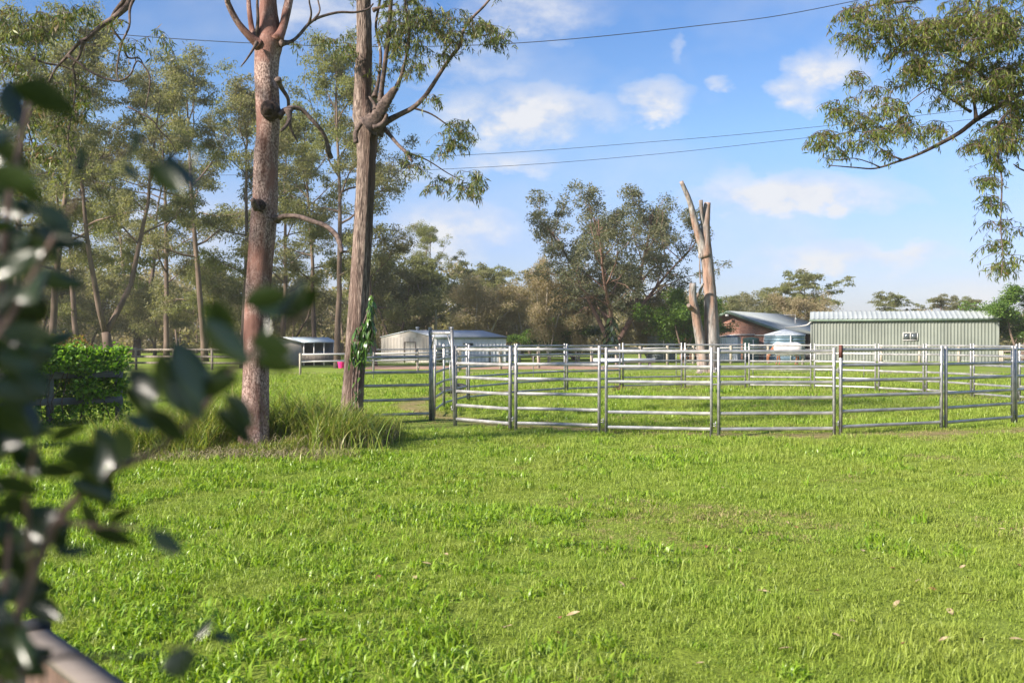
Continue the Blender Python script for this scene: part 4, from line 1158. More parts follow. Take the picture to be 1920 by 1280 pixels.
# ------------------------------------------------------------------ paddock rail fences behind the yard
def rail_fence(label, pts, heights, postw, posth, step, pmat, rmat, rr_, name='rail_fence', cat='fence', rnd_post=True, top_extra=0.0):
    p = [Vector(q) for q in pts]
    e = thing(name, label, cat, (p[0].x, p[0].y, 0))
    o0 = p[0]
    L = sum((p[i + 1] - p[i]).length for i in range(len(p) - 1))
    pm = MB()
    if rnd_post: pm.tube([(0, 0, -0.1), (0, 0, posth - 0.02), (0, 0, posth)], [postw / 2, postw / 2, postw / 2 * 0.8], 9)
    else: pm.box(-postw / 2, postw / 2, -postw / 2, postw / 2, -0.1, posth)
    pme = pm.mesh('post', pmat)
    d = 0
    for i in range(len(p) - 1):
        a, b_ = p[i], p[i + 1]; seg = (b_ - a).length; n = max(1, round(seg / step))
        for k in range(n + (1 if i == len(p) - 2 else 0)):
            q = a.lerp(b_, k / n)
            link('post', pme, e, loc=(q.x - o0.x, q.y - o0.y, 0), rot=(0, 0, rnd.uniform(0, 3)), scale=(1, 1, rnd.uniform(0.97, 1.05)))
        ang = math.atan2(b_.y - a.y, b_.x - a.x)
        for h in heights:
            rm_ = MB(); rm_.tube([(0, 0, 0), (seg, 0, 0)], rr_, 7)
            rm_.obj('rail', rmat, e, loc=(a.x - o0.x, a.y - o0.y, h), rot=(0, 0, ang))
    return e
rail_fence('white two rail fence running from behind the cottage to the white shed', [G(563, 48), G(700, 50), G(860, 54)], (1.02, 0.68), 0.12, 1.10, 3.2, M_PALEPOST, M_WHITEP, 0.045)
rail_fence('pale round post and rail fence across the back of the yard', [G(862, 56), G(1010, 60), G(1200, 66), G(1300, 70), G(1440, 71)], (1.12,), 0.20, 1.28, 2.6, M_PALEPOST, M_WHITEP, 0.05)
rail_fence('short pale post fence standing farther back by the bushes', [G(700, 66), G(860, 70), G(1080, 76), G(1290, 78)], (1.05, 0.6), 0.16, 1.15, 2.9, M_PALEPOST, M_WHITEP, 0.04)
rail_fence('row of pale timber posts before the long green shed', [G(1505, 68), G(1578, 67.5), G(1652, 67), G(1724, 67), G(1798, 67), G(1876, 67), G(1960, 67)], (0.3, 0.7, 1.05), 0.20, 1.25, 5.0, M_PALEPOST, M_STEEL, 0.012)
rail_fence('thin star picket wire fence just behind the far yard panels', [G(700, 44), G(1000, 44.5), G(1268, 45), G(1412, 45), G(1620, 44)], (0.35, 0.7, 1.0), 0.04, 1.1, 5.3, M_STEEL2, M_STEEL, 0.004)
rail_fence('dark timber post and rail fence in the far left paddock', [G(-40, 56), G(255, 57), G(470, 56)], (1.15, 0.75, 0.4), 0.15, 1.25, 2.6, M_TIMBER, M_TIMBER, 0.06)
# dark two-tone fence at far right behind rear panels
rail_fence('low dark rail fence right of the green shed', [G(1880, 66), G(2060, 66)], (0.95, 0.5), 0.16, 1.1, 2.8, M_PALEPOST, M_TIMBER, 0.06)

# ------------------------------------------------------------------ buildings
def ribbed(name, L, z0, z1, pitch, depth, mat, parent, loc, rz, roof=None, tilt=None):
    """ribbed sheet of length L along local X standing between z0 and z1 (or a slope when tilt=(dy,dz))"""
    n = max(2, int(L / pitch)); prof = []
    for i in range(n):
        x0 = L * i / n; p = L / n
        prof += [(x0, 0), (x0 + p * 0.62, 0), (x0 + p * 0.72, -depth), (x0 + p * 0.90, -depth)]
    prof.append((L, 0))
    pr = np.array(prof); m = len(pr)
    if tilt is None:
        a = np.stack([pr[:, 0], pr[:, 1], np.full(m, z0)], 1); b_ = np.stack([pr[:, 0], pr[:, 1], np.full(m, z1)], 1)
    else:
        dy, dz_ = tilt; nrm = np.array([0, -dz_, dy]) / math.hypot(dy, dz_)
        if nrm[2] < 0: nrm = -nrm
        a = np.stack([pr[:, 0], np.zeros(m), np.zeros(m)], 1) - nrm * pr[:, 1:2]; b_ = a + np.array([0, dy, dz_])
    v = np.concatenate([a, b_]); q = [(i, i + 1, m + i + 1, m + i) for i in range(m - 1)]
    o = link(name, mesh_np(name, v, np.array(q), mat), parent, loc=loc, rot=(0, 0, rz))
    return o

# long green shed
Ys = 80.0
x0, x1 = PX(1521, Ys), PX(1872, Ys)
gs = thing('green_shed', 'long pale green ribbed metal shed with one small window', 'shed', (x0, Ys, 0), R(-17))
Lw = 13.7; Hw = 3.28
ribbed('wall', Lw, 0, Hw, 0.24, 0.045, M_GREENS, gs, (0, 0, 0), 0)
ribbed('side_wall', 7.0, 0, Hw, 0.24, 0.03, M_GREENS, gs, (0, 7, 0), -math.pi / 2)
ribbed('side_wall', 7.0, 0, Hw, 0.24, 0.03, M_GREENS, gs, (Lw, 0, 0), math.pi / 2)
ribbed('roof', Lw + 0.2, 0, 0, 0.36, 0.035, M_PALEROOF, gs, (-0.1, -0.12, Hw + 0.05), 0, tilt=(2.6, 0.66))
ribbed('roof', Lw + 0.2, 0, 0, 0.36, 0.06, M_PALEROOF, gs, (-0.1, 7.3, Hw + 0.05), 0, tilt=(-4.82, 0.66))
for xx in (0.0, Lw):
    m_ = MB(); m_.add([(xx, 0, Hw), (xx, 7, Hw), (xx, 2.5, Hw + 0.66)], [], [(0, 1, 2)]); m_.obj('gable', M_GREENS, gs)
m_ = MB(); m_.box(-0.15, Lw + 0.15, -0.24, -0.06, Hw - 0.12, Hw + 0.03); m_.obj('gutter', M_GREEND, gs)
m_ = MB(); m_.box(-0.05, 0.06, -0.06, 0.0, 0, Hw - 0.13); m_.box(Lw - 0.06, Lw + 0.05, -0.06, 0.0, 0, Hw - 0.13); m_.obj('corner_trim', M_GREENS, gs)
wx = (1702 - 1521) / 351 * Lw - 0.2; wz = EYE + (HOR - 638) / K * Ys
wf = MB()
for (a, b_, c, d_) in ((wx, wx + 1.10, wz, wz + .05), (wx, wx + 1.10, wz + .58, wz + .63), (wx, wx + .05, wz + .05, wz + .58), (wx + 1.05, wx + 1.10, wz + .05, wz + .58), (wx + .525, wx + .575, wz + .05, wz + .58)):
    wf.box(a, b_, -0.10, -0.048, c, d_)
wo_ = wf.obj('window', M_WHITEP, gs)
for a in (wx + 0.05, wx + 0.575):
    m_ = MB(); m_.box(a, a + 0.475, -0.075, -0.055, wz + 0.05, wz + 0.58); m_.obj('pane', M_GLASS, wo_)
m_ = MB(); m_.tube(smooth_path([(0.1, -0.12, Hw - 0.1), (-0.1, -0.14, Hw - 0.22), (-0.35, -0.1, Hw - 0.42), (-1.2, -0.1, Hw - 0.55), (-2.0, -0.1, Hw - 0.62)], 4), 0.055, 8); m_.obj('downpipe', M_WHITEP, gs)

# brick house
Yh = 84.0
bh = thing('brick_house', 'low brick house with a pale metal gable roof behind the dead tree', 'house', (PX(1369, Yh), Yh, 0), R(-34))
# local frame: gable wall along X at y=0, ridge at x=0 running back (+Y)
HR, HE, WG, LB = 4.05, 2.40, 4.6, 15.0
m_ = MB()
v = [(-WG, 0, 0), (WG, 0, 0), (WG, 0, HE), (0, 0, HR - 0.12), (-WG, 0, HE), (-WG, LB, 0), (WG, LB, 0), (WG, LB, HE), (0, LB, HR - 0.12), (-WG, LB, HE)]
m_.add(v, [(0, 1, 2, 4), (5, 9, 7, 6), (1, 6, 7, 2), (0, 4, 9, 5)], [(4, 2, 3), (9, 8, 7)])
m_.obj('wall', M_BRICK, bh)
for sx in (-1, 1):
    ro = MB(); E = WG + 0.75; zE = HR - (HR - HE) * E / WG
    v = [(0, -0.6, HR), (sx * E, -0.6, zE), (sx * E, LB + 0.5, zE), (0, LB + 0.5, HR)]
    vv = v + [(a, b_, c + 0.06) for a, b_, c in v]
    ro.add(vv, [(0, 1, 2, 3), (4, 7, 6, 5), (0, 4, 5, 1), (1, 5, 6, 2), (2, 6, 7, 3)])
    roof_o = ro.obj('roof', M_PALEROOF, bh)
    f_ = MB(); d_ = 0.24
    v = [(0.0, -0.64, HR + 0.07), (sx * E, -0.64, zE + 0.07), (sx * E, -0.64, zE + 0.07 - d_), (0.0, -0.64, HR + 0.07 - d_)]
    vv = v + [(a, b_ + 0.036, c) for a, b_, c in v]
    f_.add(vv, [(0, 1, 2, 3), (4, 7, 6, 5), (0, 4, 5, 1), (1, 5, 6, 2), (3, 2, 6, 7)]); f_.obj('bargeboard', M_GREEND, bh)
m_ = MB(); m_.box(-0.13, 0.13, -0.75, -0.645, HR - 0.42, HR - 0.24); m_.obj('gable_light', M_WHITEP, bh)
m_ = MB(); m_.tube([(2.2, -0.12, 2.05), (5.3, -0.12, 2.08)], 0.05, 7); m_.tube([(3.0, -0.12, 2.05), (3.0, -0.12, 0)], 0.04, 7); m_.tube([(-0.9, -0.12, 1.95), (0.4, -0.12, 2.1), (2.2, -0.12, 2.12)], 0.05, 7); m_.obj('downpipe', M_WHITEP, bh)
m_ = MB(); m_.box(WG + .005, WG + 0.06, 3.0, 4.6, 0.9, 2.0); wdw = m_.obj('window', M_WHITEP, bh)
m_ = MB(); m_.box(WG + 0.062, WG + 0.07, 3.08, 4.52, 0.98, 1.92); m_.obj('pane', M_GLASS, wdw)
an = thing('tv_antenna', 'thin television antenna above the brick house roof', 'antenna', P(1491, 626, 90))
m_ = MB(); m_.tube([(0, 0, 0), (0, 0, 1.75)], 0.025, 6); m_.obj('mast', M_STEEL2, an)
m_ = MB(); m_.tube([(-1.0, 0, 1.75), (0.05, 0, 1.7)], 0.02, 6)
for k in range(7): m_.tube([(-0.95 + k * .15, -0.3, 1.75), (-0.95 + k * .15, 0.3, 1.75)], 0.01, 5)
m_.obj('boom', M_STEEL2, an)

# tanks
def tank(px, Y, wpx, top, label, mat, roofz=0.0, rmat=None, name='water_tank', bands=9):
    r_ = wpx / 2 / K * Y; H_ = EYE + (HOR - top) / K * Y
    e = thing(name, label, 'water tank', (PX(px, Y), Y, 0))
    n = 40; ang = np.linspace(0, 2 * np.pi, n, endpoint=False)
    zs = np.linspace(0, H_, bands * 6 + 1)
    rad = r_ * (1 + 0.018 * np.sin(zs / H_ * bands * 2 * np.pi))
    v = np.concatenate([np.stack([ra * np.cos(ang), ra * np.sin(ang), np.full(n, z)], 1) for ra, z in zip(rad, zs)])
    q = [(i * n + k, i * n + (k + 1) % n, (i + 1) * n + (k + 1) % n, (i + 1) * n + k) for i in range(len(zs) - 1) for k in range(n)]
    link('body', mesh_np('body', v, np.array(q), mat, True), e)
    m_ = MB()
    v = [(1.03 * r_ * math.cos(a), 1.03 * r_ * math.sin(a), H_) for a in ang] + [(0, 0, H_ + roofz)] + [(1.03 * r_ * math.cos(a), 1.03 * r_ * math.sin(a), H_ - 0.06) for a in ang]
    m_.add(v, [(k, n + 1 + k, n + 1 + (k + 1) % n, (k + 1) % n) for k in range(n)], [(k, (k + 1) % n, n) for k in range(n)])
    m_.obj('lid', rmat or mat, e)
    m_ = MB(); m_.tube([(0.02, -r_ * 1.06, 0), (0.02, -r_ * 1.06, H_ - 0.1)], 0.04, 7); m_.obj('pipe', M_WHITEP, e)
    return e
tank(1471, 76, 74, 627, 'large slate blue corrugated water tank with a conical lid', M_TANKB, 0.42, M_ZINC)
tank(1408, 82, 30, 634, 'small dark green water tank between garden shed and blue tank', M_TANKG, 0.12, name='water_tank', bands=7)
tank(1240, 76, 52, 630, 'grey corrugated water tank under the bright green bush', M_TANKD, 0.05, M_TANKD)
# little garden shed
Yg = 78
gsx = PX(1350, Yg)
gd = thing('garden_shed', 'small pale grey garden shed with a low pointed roof right of the dead tree', 'shed', (gsx, Yg, 0))
wL = PX(1383, Yg) - gsx
Hs = EYE + (HOR - 632) / K * Yg
ribbed('wall', wL, 0, Hs, 0.17, 0.02, M_WHITE, gd, (0, 0, 0), 0)
ribbed('side_wall', 0.9, 0, Hs, 0.17, 0.02, M_ZINC, gd, (wL, 0, 0), R(62))
ribbed('side_wall', 1.5, 0, Hs, 0.17, 0.02, M_ZINC, gd, (0, 1.5, 0), R(-90))
m_ = MB(); v = [(-0.05, -0.05, Hs), (wL + 0.5, -0.05, Hs), (wL + 0.5, 1.5, Hs), (-0.05, 1.5, Hs), (0.8, 0.75, Hs + 0.17)]
m_.add(v, [(3, 2, 1, 0)], [(0, 1, 4), (1, 2, 4), (2, 3, 4), (3, 0, 4)]); m_.obj('roof', M_TANKB, gd)

# white shed
Yw = 74.0
cx = PX(813, Yw)
ws = thing('white_shed', 'long low white shed with a stained beige gable end', 'shed', (cx, Yw, 0))
# gable end runs left and slightly away, long side runs right and away
aG = R(180 - 28); aS = R(22)
LG = 4.75; LS = 5.8
gu = Vector((math.cos(aG), math.sin(aG), 0)); su = Vector((math.cos(aS), math.sin(aS), 0))
He, Hr = 1.86, 2.36
c0 = Vector((0, 0, 0)); g1 = gu * LG; s1 = su * LS
ribbed('gable_wall', LG, 0, He, 0.28, 0.02, M_BEIGE, ws, g1, aG - math.pi)
m_ = MB(); pk = gu * LG * 0.44; m_.add([tuple(c0 + Vector((0, 0, He))), tuple(g1 + Vector((0, 0, He))), tuple(pk + Vector((0, 0, Hr)))], [], [(0, 1, 2)]); m_.obj('gable', M_BEIGE, ws)
ribbed('side_wall', LS, 0, He, 0.28, 0.02, M_WHITE, ws, c0, aS)
m_ = MB()
nrmG = Vector((-0.0, -0.15, 0))
def quadslab(mb_, a, b_, c, d_, th=0.05):
    v = [a, b_, c, d_]; vv = [tuple(q) for q in v] + [tuple(q + Vector((0, 0, th))) for q in v]
    mb_.add(vv, [(0, 3, 2, 1), (4, 5, 6, 7), (0, 1, 5, 4), (1, 2, 6, 5), (2, 3, 7, 6), (3, 0, 4, 7)])
ov = (gu.cross(Vector((0, 0, 1)))) * 0.0
zE, zR = Vector((0, 0, He + 0.01)), Vector((0, 0, Hr + 0.01))
quadslab(m_, c0 - gu * 0.15 - su * 0.1 + zE, s1 - gu * 0.15 + zE, s1 + pk + zR, pk - su * 0.1 + zR); m_.obj('roof', M_ZINC, ws)
m_ = MB(); quadslab(m_, pk - su * 0.1 + zR, s1 + pk + zR, s1 + g1 + zE, g1 - su * 0.1 + zE); m_.obj('roof', M_ZINC, ws)
m_ = MB(); n_s = Vector((su.y, -su.x, 0))
gA = c0 + n_s * 0.12 + Vector((0, 0, He - 0.05)); gB = s1 + n_s * 0.12 + Vector((0, 0, He - 0.05)); m_.tube([gA, gB], 0.05, 6); m_.obj('gutter', M_GREEND, ws)
def wall_box(u0, u1, z0, z1, th, origin, udir, ndir, nm, mat, parent):
    m_ = MB()
    base = [origin + udir * u0, origin + udir * u1, origin + udir * u1 + ndir * th, origin + udir * u0 + ndir * th]
    vv = [tuple(q + Vector((0, 0, z0))) for q in base] + [tuple(q + Vector((0, 0, z1))) for q in base]
    m_.add(vv, [(3, 2, 1, 0), (4, 5, 6, 7), (0, 1, 5, 4), (1, 2, 6, 5), (2, 3, 7, 6), (3, 0, 4, 7)])
    return m_.obj(nm, mat, parent)
n_g = Vector((-gu.y, gu.x, 0)); n_g = n_g if n_g.y < 0 else -n_g
for (a, b_, z0, z1) in ((1.55, 1.62, 0, 1.55), (2.55, 2.62, 0, 1.55), (1.62, 2.55, 1.50, 1.55)):
    wall_box(a, b_, z0, z1, 0.05, c0 + n_g * 0.022, gu, n_g, 'door_frame', M_TIMBER, ws)
wo1 = wall_box(2.3, 3.1, 0.95, 1.45, 0.05, c0 + n_s * 0.022, su, n_s, 'window', M_GREEND, ws)
wall_box(2.38, 3.02, 1.0, 1.40, 0.01, c0 + n_s * 0.074, su, n_s, 'pane', M_GLASS, wo1)
wall_box(0.2, 0.75, 0, 1.25, 0.03, c0 + n_s * 0.022, su, n_s, 'door', M_GLASS, ws)
wall_box(1.2, 1.75, 0.55, 1.1, 0.03, c0 + n_s * 0.022, su, n_s, 'window', M_GLASS, ws)
for u_ in (0.1, 0.55):
    q = pk + su * LS * u_ + Vector((0, 0, Hr + 0.04)); m_ = MB(); m_.tube([q, q + Vector((0, 0, 0.16)), q + Vector((0, 0, 0.17)), q + Vector((0, 0, 0.26))], [0.10, 0.10, 0.17, 0.10], 10); m_.obj('roof_vent', M_ZINC, ws)
lt = thing('lean_to', 'small pale lean-to at the right end of the white shed', 'shed', P(940, 677, 80))
m_ = MB(); m_.add([(-1.4, 0, 0), (1.2, 0.3, 0), (1.2, 0.3, 0.95), (-1.4, 0, 1.2), (-1.4, 2.5, 0), (1.2, 2.5, 0), (1.2, 2.5, 0.95), (-1.4, 2.5, 1.2)], [(0, 1, 2, 3), (1, 5, 6, 2), (4, 0, 3, 7), (5, 4, 7, 6)]); m_.obj('wall', M_WHITE, lt)
m_ = MB(); quadslab(m_, Vector((-1.5, -0.15, 1.22)), Vector((1.3, 0.1, 0.97)), Vector((1.3, 2.6, 0.97)), Vector((-1.5, 2.6, 1.22)), 0.04); m_.obj('roof', M_ZINC, lt)

# small cottage between the trunks
Yc = 66.0
ct = thing('cottage', 'small cottage with pale blue roof seen between the two big trunks', 'house', (PX(520, Yc), Yc, 0))
W_ = PX(632, Yc) - PX(520, Yc); H1 = 1.52; H2 = 1.84
m_ = MB(); m_.box(-1.4, 1.6, 0, 3, 0, H1); m_.add([(-1.4, 0, H1), (1.6, 0, H1), (0.45, 0, H2 - .02)], [], [(0, 1, 2)]); m_.obj('wall', M_BEIGE, ct)
m_ = MB(); m_.box(1.62, W_ - 0.1, 0.8, 3, 0, H1 - 0.02); m_.obj('veranda_wall', M_GLASS, ct)
for k in range(4):
    x_ = 1.75 + k * (W_ - 1.95) / 3; m_ = MB(); m_.box(x_ - .04, x_ + .04, 0.02, 0.10, 0, H1 - 0.03); m_.obj('veranda_post', M_WHITEP, ct)
m_ = MB(); quadslab(m_, Vector((1.5, -0.25, H1)), Vector((W_ + 0.1, -0.25, H1)), Vector((W_ - 0.9, 1.5, H2)), Vector((0.45, 1.5, H2)), 0.04)
m_.obj('roof', material('pale_blue_roof', (0.42, 0.50, 0.55), (0.52, 0.59, 0.63), 0.4, 0.3, 0.6), ct)
m_ = MB(); quadslab(m_, Vector((0.45, -0.3, H2)), Vector((1.75, -0.3, H1 - .04)), Vector((1.75, 1.6, H1 - .04)), Vector((0.45, 1.6, H2 + .001)), 0.05); m_.obj('roof', M_ZINC, ct)
m_ = MB(); quadslab(m_, Vector((-1.6, -0.3, H1 - .04)), Vector((0.45, -0.3, H2)), Vector((0.45, 1.6, H2)), Vector((-1.6, 1.6, H1 - .04)), 0.05); m_.obj('roof', M_TIMBER, ct)
m_ = MB(); m_.box(1.6, W_, 0.0, 0.02, 0.3, 0.75); m_.obj('balustrade', M_TIMBER, ct)

# ------------------------------------------------------------------ horse in a white rug
def horse():
    Yq = 68.0
    e = thing('horse', 'chestnut horse in a white rug grazing before the blue tank', 'horse', (PX(1474, Yq), Yq, 0), R(180))
    # local: +X is forward. body 1.5 m at the withers
    bm = bpy.data.meshes.new('body')
    V = []; E = []; Rr = []
    def ch(pts_, start=None):
        prev = start
        for (x, y, z, r) in pts_:
            V.append((x, y, z)); Rr.append(r); k = len(V) - 1
            if prev is not None: E.append((prev, k))
            prev = k
        return prev
    ch([(-0.05, 0, 1.10, 0.29)])                       # belly root
    ch([(0.32, 0, 1.13, 0.27), (0.55, 0, 1.16, 0.24), (0.72, 0, 1.12, 0.18), (0.92, 0, 0.86, 0.125), (1.08, 0, 0.56, 0.095), (1.12, 0, 0.40, 0.10), (1.07, 0, 0.22, 0.075), (1.03, 0, 0.09, 0.055)], 0)
    withers = 2
    hind = ch([(-0.42, 0, 1.15, 0.28), (-0.66, 0, 1.14, 0.23)], 0)
    for sy in (-1, 1):
        ch([(0.50, 0.14 * sy, 0.95, 0.12), (0.47 + .06 * sy, 0.15 * sy, 0.74, 0.075), (0.46 + .1 * sy, 0.15 * sy, 0.46, 0.052), (0.46 + .12 * sy, 0.15 * sy, 0.24, 0.035), (0.50 + .13 * sy, 0.15 * sy, 0.06, 0.05), (0.53 + .13 * sy, 0.15 * sy, 0.0, 0.055)], withers)
        ch([(-0.62, 0.13 * sy, 0.95, 0.17), (-0.55 + .08 * sy, 0.15 * sy, 0.75, 0.10), (-0.70 + .1 * sy, 0.15 * sy, 0.50, 0.06), (-0.68 + .1 * sy, 0.15 * sy, 0.26, 0.037), (-0.63 + .1 * sy, 0.15 * sy, 0.06, 0.05), (-0.60 + .1 * sy, 0.15 * sy, 0.0, 0.055)], hind)
    bm.from_pydata(V, E, [])
    bm.materials.append(M_HORSE)
    o = link('body', bm, e)
    sk = o.modifiers.new('skin', 'SKIN')
    for i, sv in enumerate(bm.skin_vertices[0].data):
        sv.radius = (Rr[i], Rr[i]); sv.use_root = (i == 0)
    ss_ = o.modifiers.new('sub', 'SUBSURF'); ss_.levels = 2; ss_.render_levels = 2
    # rug: draped shell from chest to tail
    n = 16; secs = []
    for (x, r, zc, drop) in ((-0.95, 0.10, 1.12, 0.62), (-0.88, 0.24, 1.15, 0.66), (-0.62, 0.31, 1.16, 0.66), (-0.30, 0.335, 1.14, 0.64), (0.05, 0.335, 1.12, 0.62), (0.38, 0.325, 1.14, 0.64), (0.62, 0.28, 1.17, 0.66), (0.80, 0.20, 1.16, 0.74)):
        ring = []
        for k in range(n + 1):
            a = -1 + 2 * k / n
            if abs(a) < 0.6:
                th = a / 0.6 * math.pi / 2; y = r * 1.02 * math.sin(th); z = zc + r * math.cos(th)
            else:
                s_ = (abs(a) - 0.6) / 0.4; y = math.copysign(r * (1.02 + 0.05 * math.sin(s_ * 3)), a); z = zc - s_ * (zc - drop)
            ring.append((x, y, z))
        secs.append(ring)
    v = np.array(secs).reshape(-1, 3); m = n + 1
    q = [(i * m + k, i * m + k + 1, (i + 1) * m + k + 1, (i + 1) * m + k) for i in range(len(secs) - 1) for k in range(n)]
    rug = link('rug', mesh_np('rug', v, np.array(q), M_RUG, True), e)
    s2 = rug.modifiers.new('thick', 'SOLIDIFY'); s2.thickness = 0.02
    m_ = MB()
    for i in range(12):
        m_.tube([(-0.86 - i * .002, 0.012 * (i % 4 - 1.5), 1.22), (-0.98, 0.014 * (i % 4 - 1.5), 1.0), (-1.0 + .004 * i, 0.02 * (i % 4 - 1.5), 0.62)], [0.02, 0.022, 0.006], 5)
    m_.obj('tail', M_MANE, e)
    m_ = MB()
    for i in range(12):
        s_ = i / 11; x = 0.76 + 0.34 * s_; z = 1.26 - 0.72 * s_
        m_.tube([(x, 0, z), (x + 0.07, 0.05, z - 0.02), (x + 0.06, 0.09, z - 0.14)], [0.02, 0.016, 0.004], 5)
    m_.obj('mane', M_MANE, e)
    for sy in (-1, 1):
        m_ = MB(); m_.tube([(1.12, 0.05 * sy, 0.52), (1.15, 0.065 * sy, 0.60), (1.16, 0.07 * sy, 0.66)], [0.03, 0.026, 0.004], 7); m_.obj('ear', M_HORSE, e)
        m_ = MB(); m_.tube([(1.155, 0.068 * sy, 0.40), (1.155, 0.082 * sy, 0.40)], [0.016, 0.012], 8); m_.obj('eye', M_BLACK, e)
    e.scale = (1.12, 1.05, 1.02)
    return e
horse()

# ------------------------------------------------------------------ vine covered fence on the left
fa, fb = Vector((-11.6, 18.6)), Vector((-8.45, 21.4))
vf = thing('timber_fence', 'blue grey timber rail fence almost hidden by vines at left', 'fence', (fa.x, fa.y, 0), math.atan2(fb.y - fa.y, fb.x - fa.x))
Lf = (fb - fa).length
for k in range(4):
    m_ = MB(); m_.box(Lf * k / 3 - 0.06, Lf * k / 3 + 0.06, -0.06, 0.06, -0.05, 1.42); m_.obj('post', M_BLUEWOOD, vf)
for z_ in (0.50, 1.04):
    m_ = MB(); m_.box(-1.5, Lf + 0.05, -0.10, -0.062, z_ - 0.07, z_ + 0.07); m_.obj('rail', M_BLUEWOOD, vf)
vt = thing('vine', 'bright green vine mounded over the blue grey timber fence', 'vine', (fa.x, fa.y, 0), math.atan2(fb.y - fa.y, fb.x - fa.x))
nr = np.random.default_rng(81)
n = 34000
u = nr.uniform(-0.8, Lf + 0.15, n)
th = nr.uniform(0, 2 * np.pi, n)
top = 1.36 + 0.22 * fbm(u, u * 0, 1.4, 3)
zz = 1.0 + np.sin(th) * 0.0
rad_ = 0.30 + 0.16 * fbm(u, th, 1.1, 4)
side_y = np.cos(th) * rad_ * nr.uniform(0.75, 1.05, n)
zz = np.clip(top - 0.22 + np.sin(th) * 0.30 * nr.uniform(0.8, 1.05, n) - nr.uniform(0, 1, n) ** 1.5 * 1.15 * (np.abs(np.cos(th)) > 0.35), 0.03, 2)
curtain = fbm(u, zz, 1.3, 6)
front = (side_y < 0) & (zz < 1.02)
ok = ~(front & (curtain < 0.40)) & ~((side_y < 0) & (np.abs(zz - 1.04) < 0.09) & (curtain < 0.54)) & ~((side_y < 0) & (np.abs(zz - 0.50) < 0.08) & (curtain < 0.54))
pos_ = np.stack([u, side_y, zz], 1)[ok]
dd = np.stack([nr.normal(0, .6, len(pos_)), np.sign(pos_[:, 1]) * 0.6 + nr.normal(0, .3, len(pos_)), nr.normal(-0.1, .6, len(pos_))], 1)
sp_ = []
for k in range(70):
    c0_ = np.array([nr.uniform(-.6, Lf + .1), nr.normal(0, .2), 1.40 + nr.uniform(-.1, .12)]); d_ = unit(np.array([nr.normal(0, 1), nr.normal(0, .7), 0.9]))
    sp_.append(c0_ + d_ * nr.uniform(0, .32, (26, 1)) + nr.normal(0, .035, (26, 3)))
sp_ = np.concatenate(sp_); pos_ = np.concatenate([pos_, sp_]); dd = np.concatenate([dd, nr.normal(0, .7, sp_.shape)])
sc_ = nr.uniform(.7, 1.3, len(pos_))
link('foliage', leaves_mesh('foliage', pos_, dd, 0.088 * sc_, 0.062 * sc_, L_VINE, nr), vt)
m_ = MB()
for k in range(16):
    x_ = nr.uniform(-0.5, Lf); m_.tube([(x_, -0.12, 0), (x_ + nr.normal(0, .15), -0.14, 0.5), (x_ + nr.normal(0, .2), -0.12, 1.2)], [0.014, 0.01, 0.006], 5)
m_.obj('stem', M_BARKD, vt)
# low orange-yellow shrub behind the vine
sh = thing('yellow_shrub', 'yellow and orange tinged shrub rising behind the vine covered fence', 'shrub', (PX(125, 27), 27, 0))
nn = 2600; c_ = unit(nr.normal(size=(nn, 3))) * nr.uniform(0.3, 1, (nn, 1)) * [0.75, 0.6, 0.75] + [0, 0, 1.25]
link('foliage', leaves_mesh('foliage', c_, nr.normal(size=(nn, 3)), 0.10 * np.ones(nn), 0.05 * np.ones(nn), leaf_material('yellow_leaves', [(0.22, 0.20, 0.03), (0.12, 0.17, 0.03), (0.35, 0.15, 0.04)], 0.5, 0.4), nr), sh)
m_ = MB()
for k in range(6): m_.tube([(0, 0, 0), (nr.normal(0, .12), nr.normal(0, .12), 0.6), (nr.normal(0, .35), nr.normal(0, .3), 1.3)], [0.03, 0.02, 0.008], 5)
m_.obj('stem', M_BARKD, sh)

# ------------------------------------------------------------------ small things
tub = thing('pink_tub', 'hot pink plastic tub lying by the white two rail fence', 'tub', P(640, 690, 58))
m_ = MB(); m_.tube([(0, 0, 0.0), (0, 0, 0.02), (0, 0, 0.33), (0, 0, 0.36)], [0.15, 0.16, 0.21, 0.225], 14); m_.obj('bucket', M_PINK, tub)
m_ = MB(); m_.tube([(0.22 * math.cos(a), 0, 0.34 + 0.10 * math.sin(a)) for a in np.linspace(0, math.pi, 9)], 0.012, 6); m_.obj('handle', M_PINK, tub)
def tyre(px, Y, label, r=0.34, group='black tyres lying in the round yard', tilt=0.0):
    e = thing('tyre', label, 'tyre', (PX(px, Y), Y, float(gz(PX(px, Y), Y)) + 0.11)); e.rotation_euler = (tilt, tilt * .5, 0)
    nu, nv = 30, 12; v = []
    for i in range(nu):
        a = 2 * math.pi * i / nu
        for k in range(nv):
            b_ = 2 * math.pi * k / nv; rr_ = r - 0.10 + 0.10 * math.copysign(abs(math.cos(b_)) ** .6, math.cos(b_)); v.append((rr_ * math.cos(a), rr_ * math.sin(a), 0.10 * math.copysign(abs(math.sin(b_)) ** .6, math.sin(b_))))
    q = [(i * nv + k, i * nv + (k + 1) % nv, ((i + 1) % nu) * nv + (k + 1) % nv, ((i + 1) % nu) * nv + k) for i in range(nu) for k in range(nv)]
    link('tread', mesh_np('tread', np.array(v), np.array(q), M_BLACK, True), e)
    m_ = MB()
    for i in range(24):
        a = 2 * math.pi * i / 24; m_.tube([((r + 0.004) * math.cos(a), (r + 0.004) * math.sin(a), -0.06), ((r + 0.004) * math.cos(a + .08), (r + 0.004) * math.sin(a + .08), 0.06)], 0.007, 4)
    m_.obj('tread_blocks', M_BLACK, e)
tyre(844, 32.5, 'black tyre lying on the grass seen through the gate frame, left of its mate', 0.36)
